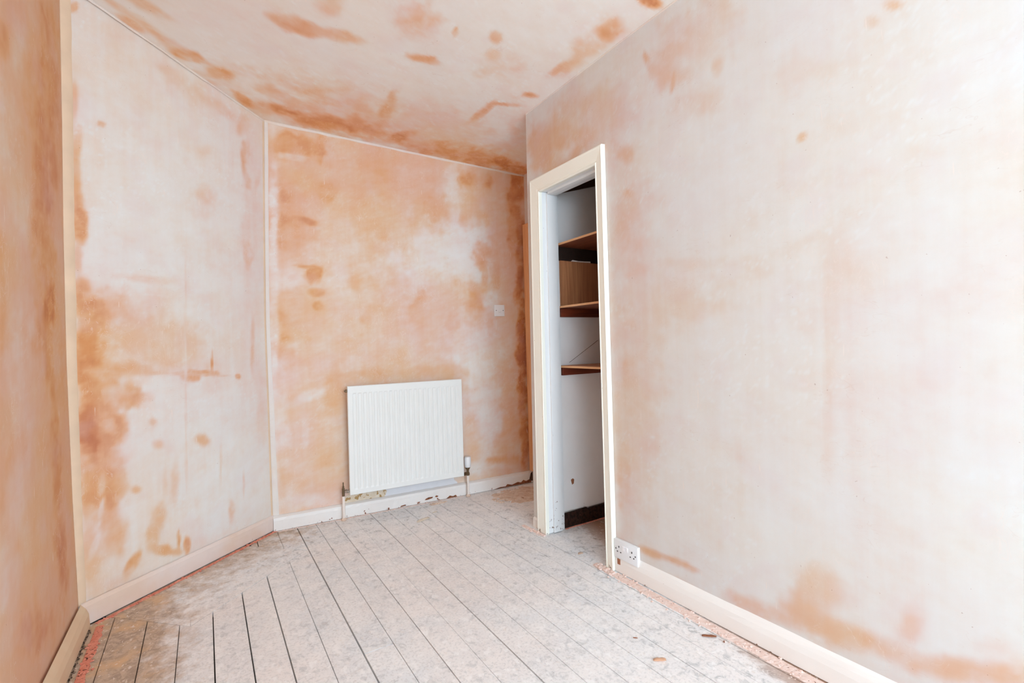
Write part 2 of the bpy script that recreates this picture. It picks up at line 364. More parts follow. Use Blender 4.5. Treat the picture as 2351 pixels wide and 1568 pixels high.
# ------------------------------------------------------------------ materials
def lin(c):
    return tuple(((v/255)/12.92 if v/255 <= 0.04045 else ((v/255+0.055)/1.055)**2.4) for v in c)+(1,)
class NT:
    def __init__(s, name):
        s.m = bpy.data.materials.new(name); s.m.use_nodes = True
        s.t = s.m.node_tree; s.b = s.t.nodes['Principled BSDF']; s.L = s.t.links
        s.pos = s.n('ShaderNodeNewGeometry').outputs['Position']
    def n(s, t, **k):
        x = s.t.nodes.new(t)
        for a, v in k.items(): setattr(x, a, v)
        return x
    def set(s, sock, v):
        if hasattr(v, 'links'): s.L.new(v, sock)
        else: sock.default_value = v
    def math(s, op, a, b=0.0, c=0.0, clamp=False):
        x = s.n('ShaderNodeMath', operation=op); x.use_clamp = clamp
        for i, v in enumerate((a, b, c)): s.set(x.inputs[i], v)
        return x.outputs[0]
    def noise(s, scale, det=3, rough=0.55, vec=None, stretch=None, dist=0.0):
        v = vec or s.pos
        if stretch:
            mp = s.n('ShaderNodeMapping'); s.L.new(v, mp.inputs[0]); mp.inputs['Scale'].default_value = stretch; v = mp.outputs[0]
        x = s.n('ShaderNodeTexNoise'); s.L.new(v, x.inputs['Vector'])
        x.inputs['Scale'].default_value = scale; x.inputs['Detail'].default_value = det
        x.inputs['Roughness'].default_value = rough; x.inputs['Distortion'].default_value = dist
        return x.outputs[0]
    def ramp(s, fac, stops, interp='LINEAR'):
        r = s.n('ShaderNodeValToRGB'); s.L.new(fac, r.inputs[0]); e = r.color_ramp.elements
        r.color_ramp.interpolation = interp
        while len(e) < len(stops): e.new(0.5)
        for i, (p, c) in enumerate(stops):
            e[i].position = p; e[i].color = c if len(c) == 4 else lin(c)
        return r.outputs[0]
    def step(s, v, a, b):
        x = s.n('ShaderNodeMapRange', interpolation_type='SMOOTHSTEP'); s.set(x.inputs[0], v)
        x.inputs[1].default_value = a; x.inputs[2].default_value = b
        return x.outputs[0]
    def mix(s, fac, a, b, mode='MIX'):
        x = s.n('ShaderNodeMix', data_type='RGBA', blend_type=mode)
        s.set(x.inputs[0], fac)
        for i, v in ((6, a), (7, b)):
            s.set(x.inputs[i], v if hasattr(v, 'links') or len(v) == 4 else lin(v))
        return x.outputs[2]
    def out(s, col, rough=0.8, bump=None, strength=0.2, dist=0.002, spec=0.3, metal=0.0):
        s.set(s.b.inputs['Base Color'], col if hasattr(col, 'links') or len(col) == 4 else lin(col))
        s.set(s.b.inputs['Roughness'], rough); s.b.inputs['Specular IOR Level'].default_value = spec
        s.b.inputs['Metallic'].default_value = metal
        if bump is not None:
            x = s.n('ShaderNodeBump'); x.inputs['Strength'].default_value = strength; x.inputs['Distance'].default_value = dist
            s.L.new(bump, x.inputs['Height']); s.L.new(x.outputs[0], s.b.inputs['Normal'])
        return s.m
    def xyz(s):
        x = s.n('ShaderNodeSeparateXYZ'); s.L.new(s.pos, x.inputs[0]); return x.outputs

def plaster(name, bright=1.0, streak=(26, 26, 3.0), streak_amt=0.05, warm=0.0, attr=True, level=0.2):
    t = NT(name)
    if attr:
        a = t.n('ShaderNodeAttribute', attribute_name='damp').outputs['Fac']
    else:
        a = t.math('ADD', t.math('MULTIPLY', t.noise(6, 3), 0.3), level-0.15)
    a = t.math('ADD', a, t.math('MULTIPLY', t.math('SUBTRACT', t.noise(1.0, 3, stretch=streak), 0.5), streak_amt*2))
    a = t.math('ADD', a, t.math('MULTIPLY', t.math('SUBTRACT', t.noise(60, 4, 0.6), 0.5), 0.07))
    c1 = t.ramp(a, [(0.0, (226, 224, 222)), (0.13, (225, 218, 213)), (0.3, (224, 203, 194)), (0.48, (222, 186, 164)), (0.68, (219, 169, 136)), (0.86, (208, 146, 110)), (1.0, (192, 122, 88))])
    c2 = t.ramp(a, [(0.0, (228, 226, 222)), (0.13, (226, 219, 211)), (0.3, (224, 205, 188)), (0.48, (222, 188, 156)), (0.68, (220, 170, 126)), (0.86, (213, 150, 98)), (1.0, (198, 128, 80))])
    c = t.mix(t.step(t.noise(2.3, 2), 0.35, 0.65), c1, c2)
    c = t.mix(t.math('MULTIPLY', t.step(t.noise(7.0, 2), 0.5, 0.72), 0.35), c, t.mix(0.5, c, (222, 196, 196)))
    vein = t.math('ABSOLUTE', t.math('SUBTRACT', t.noise(1.0, 3, 0.6, stretch=(16, 16, 9), dist=1.2), 0.5))
    vm = t.math('MULTIPLY', t.math('SUBTRACT', 1.0, t.step(vein, 0.0, 0.012)), t.step(t.noise(4.5, 2), 0.5, 0.62))
    c = t.mix(t.math('MULTIPLY', vm, 0.35), c, (236, 220, 210))
    vein2 = t.math('ABSOLUTE', t.math('SUBTRACT', t.noise(1.0, 2, 0.5, stretch=(9, 9, 30), dist=0.8), 0.52))
    vm2 = t.math('MULTIPLY', t.math('SUBTRACT', 1.0, t.step(vein2, 0.0, 0.010)), t.step(t.noise(3.7, 2), 0.52, 0.64))
    c = t.mix(t.math('MULTIPLY', vm2, 0.16), c, (200, 160, 136))
    # thin pale scratches and small dark specks left by the trowel
    sc = t.n('ShaderNodeTexNoise'); sc.inputs['Scale'].default_value = 1.0; sc.inputs['Detail'].default_value = 2
    mp = t.n('ShaderNodeMapping'); t.L.new(t.pos, mp.inputs[0]); mp.inputs['Scale'].default_value = (70, 70, 9); mp.inputs['Rotation'].default_value = (0.35, 0.5, 0.2)
    t.L.new(mp.outputs[0], sc.inputs['Vector'])
    sm = t.math('MULTIPLY', t.step(sc.outputs[0], 0.735, 0.77), 0.6)
    c = t.mix(sm, c, (236, 222, 212))
    sp = t.step(t.noise(95, 1, 0.4), 0.80, 0.83)
    c = t.mix(t.math('MULTIPLY', sp, 0.4), c, (150, 96, 70))
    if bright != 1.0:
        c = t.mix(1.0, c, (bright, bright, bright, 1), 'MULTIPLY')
    h = t.math('ADD', t.noise(9, 3, 0.5, stretch=(1, 1, 0.6)), t.math('MULTIPLY', t.noise(70, 3), 0.12))
    return t.out(c, 0.82, h, 0.30, 0.006, 0.25)

def painted(name, base, chip=(120, 84, 60), amount=0.72, lowz=None, tint=None, rough=0.45, dirt=0.25):
    t = NT(name)
    n1 = t.noise(5, 3)
    c = t.mix(t.math('MULTIPLY', t.step(n1, 0.35, 0.7), dirt), base, tint or tuple(v*0.93 for v in base))
    mk = t.step(t.noise(1.0, 3, 0.6, stretch=(75, 75, 40)), amount, amount+0.03)
    if lowz:
        x = t.xyz()
        lo = t.math('SUBTRACT', 1.0, t.step(x[2], 0.0, lowz))
        mk2 = t.step(t.math('ADD', t.noise(45, 4, 0.65), t.math('MULTIPLY', lo, 0.13)), 0.725, 0.755)
        mk = t.math('MAXIMUM', mk, mk2)
    c = t.mix(mk, c, chip)
    return t.out(c, rough, t.math('SUBTRACT', t.math('MULTIPLY', n1, 0.3), mk), 0.25, 0.001, 0.4)

def plain(name, c, rough=0.6, metal=0.0, bump=0.0, scale=60, vary=0.08, spec=0.35):
    t = NT(name)
    cc = t.mix(t.noise(scale, 3), tuple(min(255, v*(1+vary)) for v in c), tuple(v*(1-vary) for v in c))
    return t.out(cc, rough, t.noise(scale, 3) if bump else None, bump, 0.003, spec, metal)

def boards_mat():
    t = NT('dusty_floorboards')
    x, y, z = t.xyz()[:3]
    grain = t.noise(1.0, 3, 0.6, stretch=(60, 5, 60))
    n1 = t.noise(7, 4, 0.6); n2 = t.noise(1.0, 4, 0.72, stretch=(34, 26, 30), dist=0.5); n3 = t.noise(95, 3, 0.6); n4 = t.noise(1.6, 2)
    rnd = t.n('ShaderNodeObjectInfo').outputs['Random']
    c = t.mix(t.step(n1, 0.35, 0.68), (242, 241, 240), (232, 234, 236))
    c = t.mix(t.math('MULTIPLY', t.step(n4, 0.42, 0.62), 0.4), c, (242, 231, 225))
    g = t.math('MULTIPLY', t.step(n2, 0.50, 0.66), t.step(n1, 0.36, 0.58))
    # grey dust mottles, stronger towards the right and back walls
    edge = t.math('MAXIMUM', t.step(x, 1.02, 1.62), t.step(y, 2.35, 3.0))
    c = t.mix(t.math('MULTIPLY', g, t.math('ADD', 0.5, t.math('MULTIPLY', edge, 0.45))), c, (182, 184, 184))
    c = t.mix(t.math('MULTIPLY', t.step(n3, 0.50, 0.64), 0.42), c, (200, 199, 198))
    c = t.mix(t.math('MULTIPLY', t.step(t.noise(1.0, 3, 0.6, stretch=(30, 22, 30)), 0.56, 0.64), 0.55), c, (250, 249, 248))
    c = t.mix(t.math('MULTIPLY', t.step(grain, 0.55, 0.75), 0.13), c, (206, 202, 200))
    # brown dirt beside the angled wall, the left wall and inside the closet
    dA = t.math('ADD', t.math('MULTIPLY', x, 0.6697), t.math('MULTIPLY', t.math('SUBTRACT', y, 2.95), -0.7426))
    dirtA = t.math('SUBTRACT', 1.0, t.step(dA, 0.0, 0.55))
    dirtL = t.math('SUBTRACT', 1.0, t.step(x, -0.34, 0.12))
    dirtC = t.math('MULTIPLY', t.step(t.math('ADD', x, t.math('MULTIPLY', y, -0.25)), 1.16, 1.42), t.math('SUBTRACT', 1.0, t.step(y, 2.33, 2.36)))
    d = t.math('MAXIMUM', t.math('MULTIPLY', dirtA, 0.62), t.math('MULTIPLY', dirtL, 0.95))
    dm = t.math('ADD', t.math('MULTIPLY', d, 0.78), t.math('MULTIPLY', t.math('SUBTRACT', t.noise(13, 4, 0.7), 0.5), 1.0))
    dirt = t.math('MULTIPLY', t.step(dm, 0.16, 0.62), t.step(d, 0.0, 0.25))
    brown = t.mix(t.step(n2, 0.40, 0.6), (172, 150, 130), (202, 180, 158))
    brown = t.mix(t.math('MULTIPLY', dirtL, t.step(n1, 0.45, 0.7)), brown, (218, 180, 138))
    c = t.mix(t.math('MULTIPLY', dirt, 0.97), c, brown)
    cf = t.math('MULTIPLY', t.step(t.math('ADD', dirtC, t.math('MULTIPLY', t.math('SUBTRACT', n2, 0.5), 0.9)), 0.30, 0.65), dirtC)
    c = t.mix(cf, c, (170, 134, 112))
    # dropped plaster and paint: pale flecks and dark grains
    fl = t.math('MULTIPLY', t.step(t.noise(1.0, 3, 0.62, stretch=(60, 38, 50)), 0.60, 0.66), t.math('ADD', 0.25, t.math('MULTIPLY', t.math('MAXIMUM', d, dirtC), 0.75)))
    c = t.mix(fl, c, (226, 214, 204))
    dk = t.math('MULTIPLY', t.step(t.noise(120, 2, 0.5), 0.745, 0.78), 0.55)
    c = t.mix(dk, c, (110, 92, 80))
    c = t.mix(1.0, c, t.ramp(rnd, [(0, (0.96, 0.96, 0.96, 1)), (1, (1, 1, 1, 1))]), 'MULTIPLY')
    h = t.math('ADD', t.math('MULTIPLY', n2, 0.5), t.math('ADD', t.math('MULTIPLY', n3, 0.3), t.math('MULTIPLY', grain, 0.3)))
    return t.out(c, 0.75, h, 0.35, 0.003, 0.3)

def wood(name, a, b, axis=(3, 3, 60), rough=0.55, dark=0.0):
    t = NT(name)
    n = t.noise(1.0, 4, 0.6, stretch=axis, dist=0.6)
    c = t.mix(t.step(n, 0.3, 0.7), a, b)
    return t.out(c, rough, n, 0.15, 0.002, 0.35)

def rubble_mat(name, a, b, dark, dk=0.62, scale=55):
    t = NT(name)
    n = t.noise(scale, 3, 0.6); n2 = t.noise(scale*1.9, 2, 0.5)
    c = t.mix(t.step(n, 0.35, 0.65), a, b)
    c = t.mix(t.step(n2, dk, dk+0.05), c, dark)
    return t.out(c, 0.9, n, 0.5, 0.004, 0.2)

M = dict(
 angled=plaster('plaster_angled', streak_amt=0.07), back=plaster('plaster_back', streak_amt=0.06),
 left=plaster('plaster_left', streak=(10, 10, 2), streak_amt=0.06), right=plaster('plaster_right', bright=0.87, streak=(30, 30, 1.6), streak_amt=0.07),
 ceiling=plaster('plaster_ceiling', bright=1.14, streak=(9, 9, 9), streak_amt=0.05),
 plain_plaster=plaster('plaster_plain', attr=False, level=0.15),
 bead_cream=plain('corner_bead_cream', (224, 199, 172), 0.85, 0, 0.15, 7, 0.08), bead_pale=plaster('corner_bead_pale', attr=False, level=0.10),
 bead_pink=plaster('corner_bead_pink', attr=False, level=0.2),
 boards=boards_mat(),
 under=plain('dark_underfloor', (46, 34, 28), 0.95),
 trim=painted('old_cream_gloss', (244, 243, 232), (120, 84, 60), 0.80, 0.10, (240, 238, 222)),
 jamb=painted('old_white_gloss', (232, 233, 233), (110, 84, 66), 0.775, 0.35, (226, 228, 229)),
 skirt_back=painted('chipped_white_skirting', (232, 230, 227), (134, 82, 58), 0.76, 0.04, (226, 212, 204)),
 skirt_right=painted('plastered_skirting', (238, 234, 229), (150, 118, 98), 0.77, 0.022, (234, 223, 215), 0.75),
 skirt_angled=painted('pale_plastered_skirting', (227, 212, 204), (176, 130, 100), 0.79, 0.01, (222, 196, 176), 0.8, 0.8),
 skirt_left=painted('tan_plastered_skirting', (222, 192, 160), (176, 130, 100), 0.79, 0.01, (228, 208, 178), 0.8, 0.8),
 closet_paint=painted('white_closet_paint', (248, 248, 248), (96, 74, 60), 0.765, None, (240, 238, 236), 0.6, 0.5),
 closet_dark=plain('closet_shade_and_scratch', (72, 46, 34), 0.8, 0, 0.2, 30, 0.25),  # brown puts the closet's upper shade into the colour; also scratch and hole
 black=plain('near_black_brown', (40, 24, 18), 0.8, 0, 0.3, 50, 0.4),
 shelf=wood('shelf_board', (196, 130, 88), (160, 98, 62), (30, 3, 30)),
 shelf_edge=wood('pale_shelf_edge', (222, 176, 132), (204, 152, 108), (30, 3, 30)),
 batten=wood('red_brown_batten', (128, 58, 34), (100, 42, 26), (3, 30, 30)),
 panel=wood('beech_effect_panel', (196, 138, 96), (168, 110, 74), (55, 55, 2.5)),
 post=wood('orange_timber', (236, 184, 136), (222, 160, 112), (50, 50, 3)),
 radiator=painted('radiator_enamel', (231, 233, 230), (150, 128, 110), 0.80, None, (236, 238, 238), 0.35, 0.3),
 steel_dark=plain('rad_grey_steel', (190, 186, 178), 0.5, 0.0, 0.0),  # even grey for fins, brackets and cord outlet
 white_plastic=plain('white_plastic', (232, 234, 236), 0.3, vary=0.01),
 switch_white=plain('bright_white_plastic', (246, 246, 248), 0.25, vary=0.01),
 hole=plain('socket_hole', (30, 30, 30), 0.6),
 chrome=plain('chrome', (190, 186, 180), 0.25, 0.9),
 brass=plain('dull_brass', (118, 98, 74), 0.45, 0.7),
 pipe=painted('painted_pipe', (234, 224, 216), (150, 120, 100), 0.80, 0.02),
 pink=rubble_mat('pink_plaster_droppings', (222, 152, 130), (206, 124, 102), (120, 70, 54), 0.66),
 pink_pale=rubble_mat('pale_pink_droppings', (234, 214, 205), (228, 200, 188), (130, 96, 80), 0.66),
 red=rubble_mat('red_pink_droppings', (224, 150, 128), (216, 132, 110), (84, 50, 40), 0.60),
 gravel=rubble_mat('dark_rubble', (112, 92, 76), (160, 138, 118), (60, 46, 38), 0.5, 90),
 rubble=rubble_mat('tan_rubble', (222, 202, 186), (208, 180, 158), (150, 104, 78), 0.68, 26),
 flake_o=plain('orange_flake', (226, 182, 152), 0.9, 0, 0.2), flake_b=plain('brown_flake', (158, 104, 76), 0.9, 0, 0.2),
 flake_w=plain('cream_flake', (230, 220, 204), 0.9, 0, 0.2),
 patch_blue=plain('old_white_paint', (222, 222, 226), 0.6, vary=0.03, scale=20),
 patch_tan=rubble_mat('stained_patch', (224, 214, 198), (216, 200, 178), (176, 142, 96), 0.56, 22),
 scuffed=rubble_mat('scuffed_black_skirting', (58, 34, 26), (36, 22, 17), (128, 96, 76), 0.70, 60), bare=rubble_mat('bare_brown_wood', (150, 96, 66), (120, 72, 48), (80, 46, 32), 0.6, 60),
 shelf_dark=wood('dark_shelf_board', (142, 80, 52), (112, 58, 36), (30, 3, 30)),
 paper=plain('white_paper', (236, 230, 224), 0.8),
 glass=None)
g = NT('window_glass'); g.b.inputs['Transmission Weight'].default_value = 1.0; g.b.inputs['Roughness'].default_value = 0.0
g.b.inputs['Base Color'].default_value = (0.97, 0.99, 1, 1); g.b.inputs['IOR'].default_value = 1.1
M['glass'] = g.m

# ------------------------------------------------------------------ mesh helpers
def link(name, me, mat=None, parent=None, smooth=False):
    o = bpy.data.objects.new(name, me); COL.objects.link(o)
    if mat: me.materials.append(mat)
    if parent: o.parent = parent
    if smooth:
        me.polygons.foreach_set('use_smooth', [True]*len(me.polygons))
    return o
def pyd(name, v, f, mat, parent=None, smooth=False):
    me = bpy.data.meshes.new(name); me.from_pydata([tuple(p) for p in v], [], [tuple(int(i) for i in q) for q in f]); me.update()
    return link(name, me, mat, parent, smooth)
def empty(name, loc, label=None, cat=None, group=None):
    o = bpy.data.objects.new(name, None); COL.objects.link(o); o.location = loc; o.empty_display_size = 0.05
    bpy.context.view_layer.update()
    return tag(o, label, cat, group)
def tag(o, label=None, cat=None, group=None, kind=None):
    if label: o['label'] = label
    if cat: o['category'] = cat
    if group: o['group'] = group
    if kind: o['kind'] = kind
    return o
def adopt(child, parent):
    """child mesh was built in world coordinates; keep it there under its parent"""
    child.parent = parent
    child.matrix_parent_inverse = Matrix.Translation(-parent.location) if not parent.parent else Matrix.Identity(4)
    return child
class BM:
    def __init__(s): s.b = bmesh.new()
    def box(s, x0, x1, y0, y1, z0, z1, T=None):
        vs = [s.b.verts.new(T(p) if T else p) for p in ((x0, y0, z0), (x1, y0, z0), (x1, y1, z0), (x0, y1, z0), (x0, y0, z1), (x1, y0, z1), (x1, y1, z1), (x0, y1, z1))]
        for q in ((3, 2, 1, 0), (4, 5, 6, 7), (0, 1, 5, 4), (1, 2, 6, 5), (2, 3, 7, 6), (3, 0, 4, 7)):
            s.b.faces.new([vs[i] for i in q])
        return s
    def prism(s, pts, z0, z1):
        """pts: counter-clockwise plan polygon; z1 may be a list"""
        a = [s.b.verts.new((p[0], p[1], z0)) for p in pts]; b = [s.b.verts.new((p[0], p[1], z1)) for p in pts]
        n = len(pts)
        s.b.faces.new(a[::-1]); s.b.faces.new(b)
        for i in range(n): s.b.faces.new((a[i], a[(i+1) % n], b[(i+1) % n], b[i]))
        return s
    def lathe(s, prof, c, T=None, n=24):
        """prof: (radius, height) pairs around the vertical axis through c"""
        rings = []
        for r, h in prof:
            ring = []
            for i in range(n):
                a = 2*math.pi*i/n; p = (c[0]+r*math.cos(a), c[1]+r*math.sin(a), c[2]+h)
                ring.append(s.b.verts.new(T(p) if T else p))
            rings.append(ring)
        for k in range(len(rings)-1):
            for i in range(n):
                s.b.faces.new((rings[k][i], rings[k][(i+1) % n], rings[k+1][(i+1) % n], rings[k+1][i]))
        s.b.faces.new(rings[0][::-1]); s.b.faces.new(rings[-1])
        return s
    def tube(s, p0, p1, r, n=16, r1=None):
        p0 = Vector(p0); p1 = Vector(p1); d = (p1-p0).normalized()
        u = d.orthogonal().normalized(); v = d.cross(u); A = []; B = []
        for i in range(n):
            a = 2*math.pi*i/n; o = u*math.cos(a)+v*math.sin(a)
            A.append(s.b.verts.new(p0+o*r)); B.append(s.b.verts.new(p1+o*(r1 or r)))
        for i in range(n): s.b.faces.new((A[i], A[(i+1) % n], B[(i+1) % n], B[i]))
        s.b.faces.new(A[::-1]); s.b.faces.new(B)
        return s
    def bevel(s, w, seg=2):
        bmesh.ops.bevel(s.b, geom=list(s.b.edges), offset=w, segments=seg, affect='EDGES', profile=0.6)
        return s
    def obj(s, name, mat, parent=None, smooth=False, angle=None):
        bmesh.ops.recalc_face_normals(s.b, faces=s.b.faces)
        me = bpy.data.meshes.new(name); s.b.to_mesh(me); s.b.free()
        o = link(name, me, mat, None, smooth)
        if parent: adopt(o, parent)
        if smooth and angle:
            try: me.set_sharp_from_angle(angle=angle)
            except Exception: pass
        return o

# ------------------------------------------------------------------ room plan (metres)
def interp(z, ks):
    return np.interp(z, [k[0] for k in ks], [k[1] for k in ks])
C0K = [(0, 0), (.075, -.0107), (.508, -.0212), (1.06, -.0295), (1.559, -.0299), (2.044, -.0262), (2.6, -.0246)]
C1K = [(0, 0), (.087, -.003), (.70, -.008), (1.251, -.014), (1.881, -.006), (2.47, .004)]
def c_left(z):      # corner of left wall and angled wall, slightly bowed as in the room
    d = interp(z, C0K); return (-.431+.9865*d, 2.569+.1635*d)
def c_mid(z):
    d = interp(z, C1K); return (.332+.9947*d, 3.251-.1026*d)
def c_far(z):
    return (2.15+0*z, 3.15+0*z)
NODES = [(-.431-.024, 2.565, 2.580), (.336, 3.249, 2.472), (2.15, 3.15, 2.404), (1.625, 2.345, 2.430), (1.625, 1.24, 2.441), (1.625, -.5, 2.45), (-.45, -.5, 2.60), (-.45, 1.2, 2.59), (.2, -3.3, 2.55), (1.625, -3.3, 2.47), (1.2, 3.20, 2.436)]
P = np.array(NODES)
K = np.hypot(P[:, None, 0]-P[None, :, 0], P[:, None, 1]-P[None, :, 1])
A_ = np.block([[K, np.ones((len(P), 1))], [np.ones((1, len(P))), np.zeros((1, 1))]])
Wt = np.linalg.solve(A_, np.r_[P[:, 2], 0])
def ceil_z(x, y):
    x = np.asarray(x, float); y = np.asarray(y, float); v = np.full(np.broadcast(x, y).shape, Wt[-1])
    for i in range(len(P)): v = v+Wt[i]*np.sqrt((x-P[i, 0])**2+(y-P[i, 1])**2+0.002)
    return v

def wall_grid(name, mat, c0, c1, us, zs, depth, key, coord, base, streak, holes=(), amp=0.10):
    """front surface on a fine grid between two corner lines, closed behind into a solid slab"""
    us = np.asarray(us); zs = np.asarray(zs); U, Z = np.meshgrid(us, zs)
    x0, y0 = c0(Z); x1, y1 = c1(Z)
    X = x0*(1-U)+x1*U; Y = y0*(1-U)+y1*U
    cz = ceil_z(X, Y); Zw = np.where(Z > 2.0, 2.0+(Z-2.0)*(cz-2.0)/0.4, Z)
    nx, nz = len(us), len(zs)
    V = np.stack([X, Y, Zw], -1).reshape(-1, 3)
    dx, dy = X[0, -1]-X[0, 0], Y[0, -1]-Y[0, 0]; L = math.hypot(dx, dy); n = np.array([dy/L, -dx/L, 0])
    B = V-n*depth
    faces = []; cell = np.ones((nz-1, nx-1), bool)
    for (ua, ub, za, zb) in holes:
        cu = (us[:-1]+us[1:])/2; cv = (zs[:-1]+zs[1:])/2
        cell &= ~(((cv[:, None] > za) & (cv[:, None] < zb)) & ((cu[None] > ua) & (cu[None] < ub)))
    N = nx*nz; idx = lambda i, j: i*nx+j
    I, J = np.nonzero(cell)
    f = np.stack([I*nx+J, I*nx+J+1, (I+1)*nx+J+1, (I+1)*nx+J], 1)
    edges = {}
    pad = np.pad(cell, 1)
    side = []
    for di, dj, a, b in ((-1, 0, (0, 0), (0, 1)), (1, 0, (1, 1), (1, 0)), (0, -1, (1, 0), (0, 0)), (0, 1, (0, 1), (1, 1))):
        nb = pad[1+di:pad.shape[0]-1+di, 1+dj:pad.shape[1]-1+dj]
        i2, j2 = np.nonzero(cell & ~nb)
        A1 = (i2+a[0])*nx+j2+a[1]; B1 = (i2+b[0])*nx+j2+b[1]
        side.append(np.stack([B1, A1, A1+N, B1+N], 1))
    if holes:
        fb = f[:, ::-1]+N
        F = np.concatenate([f, fb]+side)
        faces = [tuple(q) for q in F.tolist()]; VV = np.concatenate([V, B])
    else:
        ring = [idx(0, j) for j in range(nx)]+[idx(i, nx-1) for i in range(1, nz)]+[idx(nz-1, j) for j in range(nx-2, -1, -1)]+[idx(i, 0) for i in range(nz-2, 0, -1)]
        m_ = {v: N+k for k, v in enumerate(ring)}
        VV = np.concatenate([V, B[ring]])
        faces = [tuple(q) for q in f.tolist()]
        r = len(ring)
        for k in range(r):
            a, b = ring[k], ring[(k+1) % r]; faces.append((b, a, m_[a], m_[b]))
        faces.append(tuple(N+k for k in range(r))[::-1])
    me = bpy.data.meshes.new(name); me.from_pydata(VV.tolist(), [], faces); me.update()
    s, q = coord(V[:, 0], V[:, 1], V[:, 2])
    d = damp_field(key, s, q, base, streak, amp)
    full = np.full(len(VV), 0.2); full[:N] = d
    if holes: full[N:2*N] = 0.1
    at = me.attributes.new('damp', 'FLOAT', 'POINT'); at.data.foreach_set('value', full.astype(np.float32))
    o = link(name, me, mat, None, True)
    try: me.set_sharp_from_angle(angle=0.6)
    except Exception: pass
    tag(o, kind='structure'); return o
ZS = np.linspace(0, 2.4, 281)
Y0 = -3.2
# angled wall (A)
AD = np.array([.7438, .6684]); 
wall_grid('wall_angled', M['angled'], c_left, c_mid, np.linspace(0, 1, 125), ZS, .10, 'angled', lambda x, y, z: ((x+.431)*.7438+(y-2.569)*.6684, z), .2, .08)
# back wall with the radiator (B)
BD = np.array([.9985, -.0545])
wall_grid('wall_back', M['back'], c_mid, c_far, np.linspace(0, 1, 221), ZS, .10, 'back', lambda x, y, z: ((x-.335)*.9985-(y-3.249)*.0545, z), .42, .09)
# left wall; the window is behind the camera
c_leftback = lambda z: (-.44+0*z, .06+0*z)
wall_grid('wall_left', M['left'], c_leftback, c_left, np.linspace(0, 1, 181), ZS, .10, 'left', lambda x, y, z: (y, z), .6, .08)
b = BM()
for q in ((-.54, -.44, -2.70, -1.0, 0, .72), (-.54, -.44, -2.70, -1.0, 2.22, 2.60), (-.54, -.44, Y0-.1, -2.70, 0, 2.60), (-.54, -.44, -1.0, .06, 0, 2.60)): b.box(*q)
tag(b.obj('wall_left', M['plain_plaster']), kind='structure')
# right wall: partition in front of the closet, with the door opening
HU0, HU1, HZ = None, None, 1.955
YR0, YR1 = 1.722, 2.228
def c_door_end(z): return (1.625+0*z, 2.372-.030*np.clip(z/2.4, 0, 1.2))
def c_right_back(z): return (1.625+0*z, Y0+0*z)
ys = np.r_[np.linspace(2.36, YR1, 14), np.linspace(YR1, YR0, 40)[1:], np.linspace(YR0, .2, 170)[1:], np.linspace(.2, Y0, 36)[1:]]
us = (2.36-ys)/(2.36-Y0)
zr = np.sort(np.r_[np.linspace(0, HZ, 196), np.linspace(HZ, 2.4, 46)[1:]])
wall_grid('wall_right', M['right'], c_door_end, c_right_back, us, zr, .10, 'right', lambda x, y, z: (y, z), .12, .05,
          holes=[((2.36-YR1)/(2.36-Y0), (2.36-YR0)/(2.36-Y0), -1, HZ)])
# alcove side wall, closet walls, rear wall
b = BM().box(2.15, 2.25, 2.37, 3.26, 0, 2.42); tag(b.obj('wall_alcove', M['plain_plaster']), kind='structure')
b = BM().box(1.725, 2.25, 2.262, 2.372, 0, 2.42); tag(b.obj('wall_closet_north', M['plain_plaster']), kind='structure')
b = BM().box(2.36, 2.46, 1.25, 2.37, 0, 2.42); tag(b.obj('wall_closet_back', M['closet_paint']), kind='structure')
b = BM().box(1.725, 2.36, 1.25, 1.35, 0, 2.42); tag(b.obj('wall_closet_south', M['closet_paint']), kind='structure')
b = BM().box(-.54, -.25, Y0-.1, Y0, 0, 2.6).box(1.45, 1.73, Y0-.1, Y0, 0, 2.6).box(-.25, 1.45, Y0-.1, Y0, 0, .72).box(-.25, 1.45, Y0-.1, Y0, 2.24, 2.6)
tag(b.obj('wall_rear', M['plain_plaster']), kind='structure')
# windows behind the camera
def window(name, T, w_, z0, z1):
    o = BM().box(0, w_, 0, .06, z0, z0+.06, T).box(0, w_, 0, .06, z1-.06, z1, T).box(0, .06, 0, .06, z0+.06, z1-.06, T).box(w_-.06, w_, 0, .06, z0+.06, z1-.06, T).obj(name, M['jamb'])
    tag(o, kind='structure')
    adopt(BM().box(w_/2-.02, w_/2+.02, .01, .05, z0+.06, z1-.06, T).obj('glazing_bar', M['jamb']), o)
    for a, c in ((.06, w_/2-.02), (w_/2+.02, w_-.06)):
        adopt(BM().box(a, c, .026, .032, z0+.06, z1-.06, T).obj('pane', M['glass']), o)
window('window_1', lambda p: (-.25+p[0], Y0-.09+p[1], p[2]), 1.70, .72, 2.24)
window('window_2', lambda p: (-.53+p[1], -2.70+p[0], p[2]), 1.70, .72, 2.22)

# ceiling: one undulating plastered surface
xs = np.linspace(-.56, 2.48, 200); yy = np.r_[np.linspace(Y0-.1, .4, 16), np.linspace(.4, 3.38, 230)[1:]]
X, Y = np.meshgrid(xs, yy); Z = ceil_z(X, Y); n = X.size; nx = len(xs); ny = len(yy)
V = np.stack([X, Y, Z], -1).reshape(-1, 3)
I, J = np.nonzero(np.ones((ny-1, nx-1)))
f = np.stack([I*nx+J, (I+1)*nx+J, (I+1)*nx+J+1, I*nx+J+1], 1).tolist()
T8 = [(-.56, Y0-.1, 2.75), (2.48, Y0-.1, 2.75), (2.48, 3.38, 2.75), (-.56, 3.38, 2.75)]
ring = [j for j in range(nx)]+[i*nx+nx-1 for i in range(1, ny)]+[(ny-1)*nx+j for j in range(nx-2, -1, -1)]+[i*nx for i in range(ny-2, 0, -1)]
top = [n+k for k in range(len(ring))]
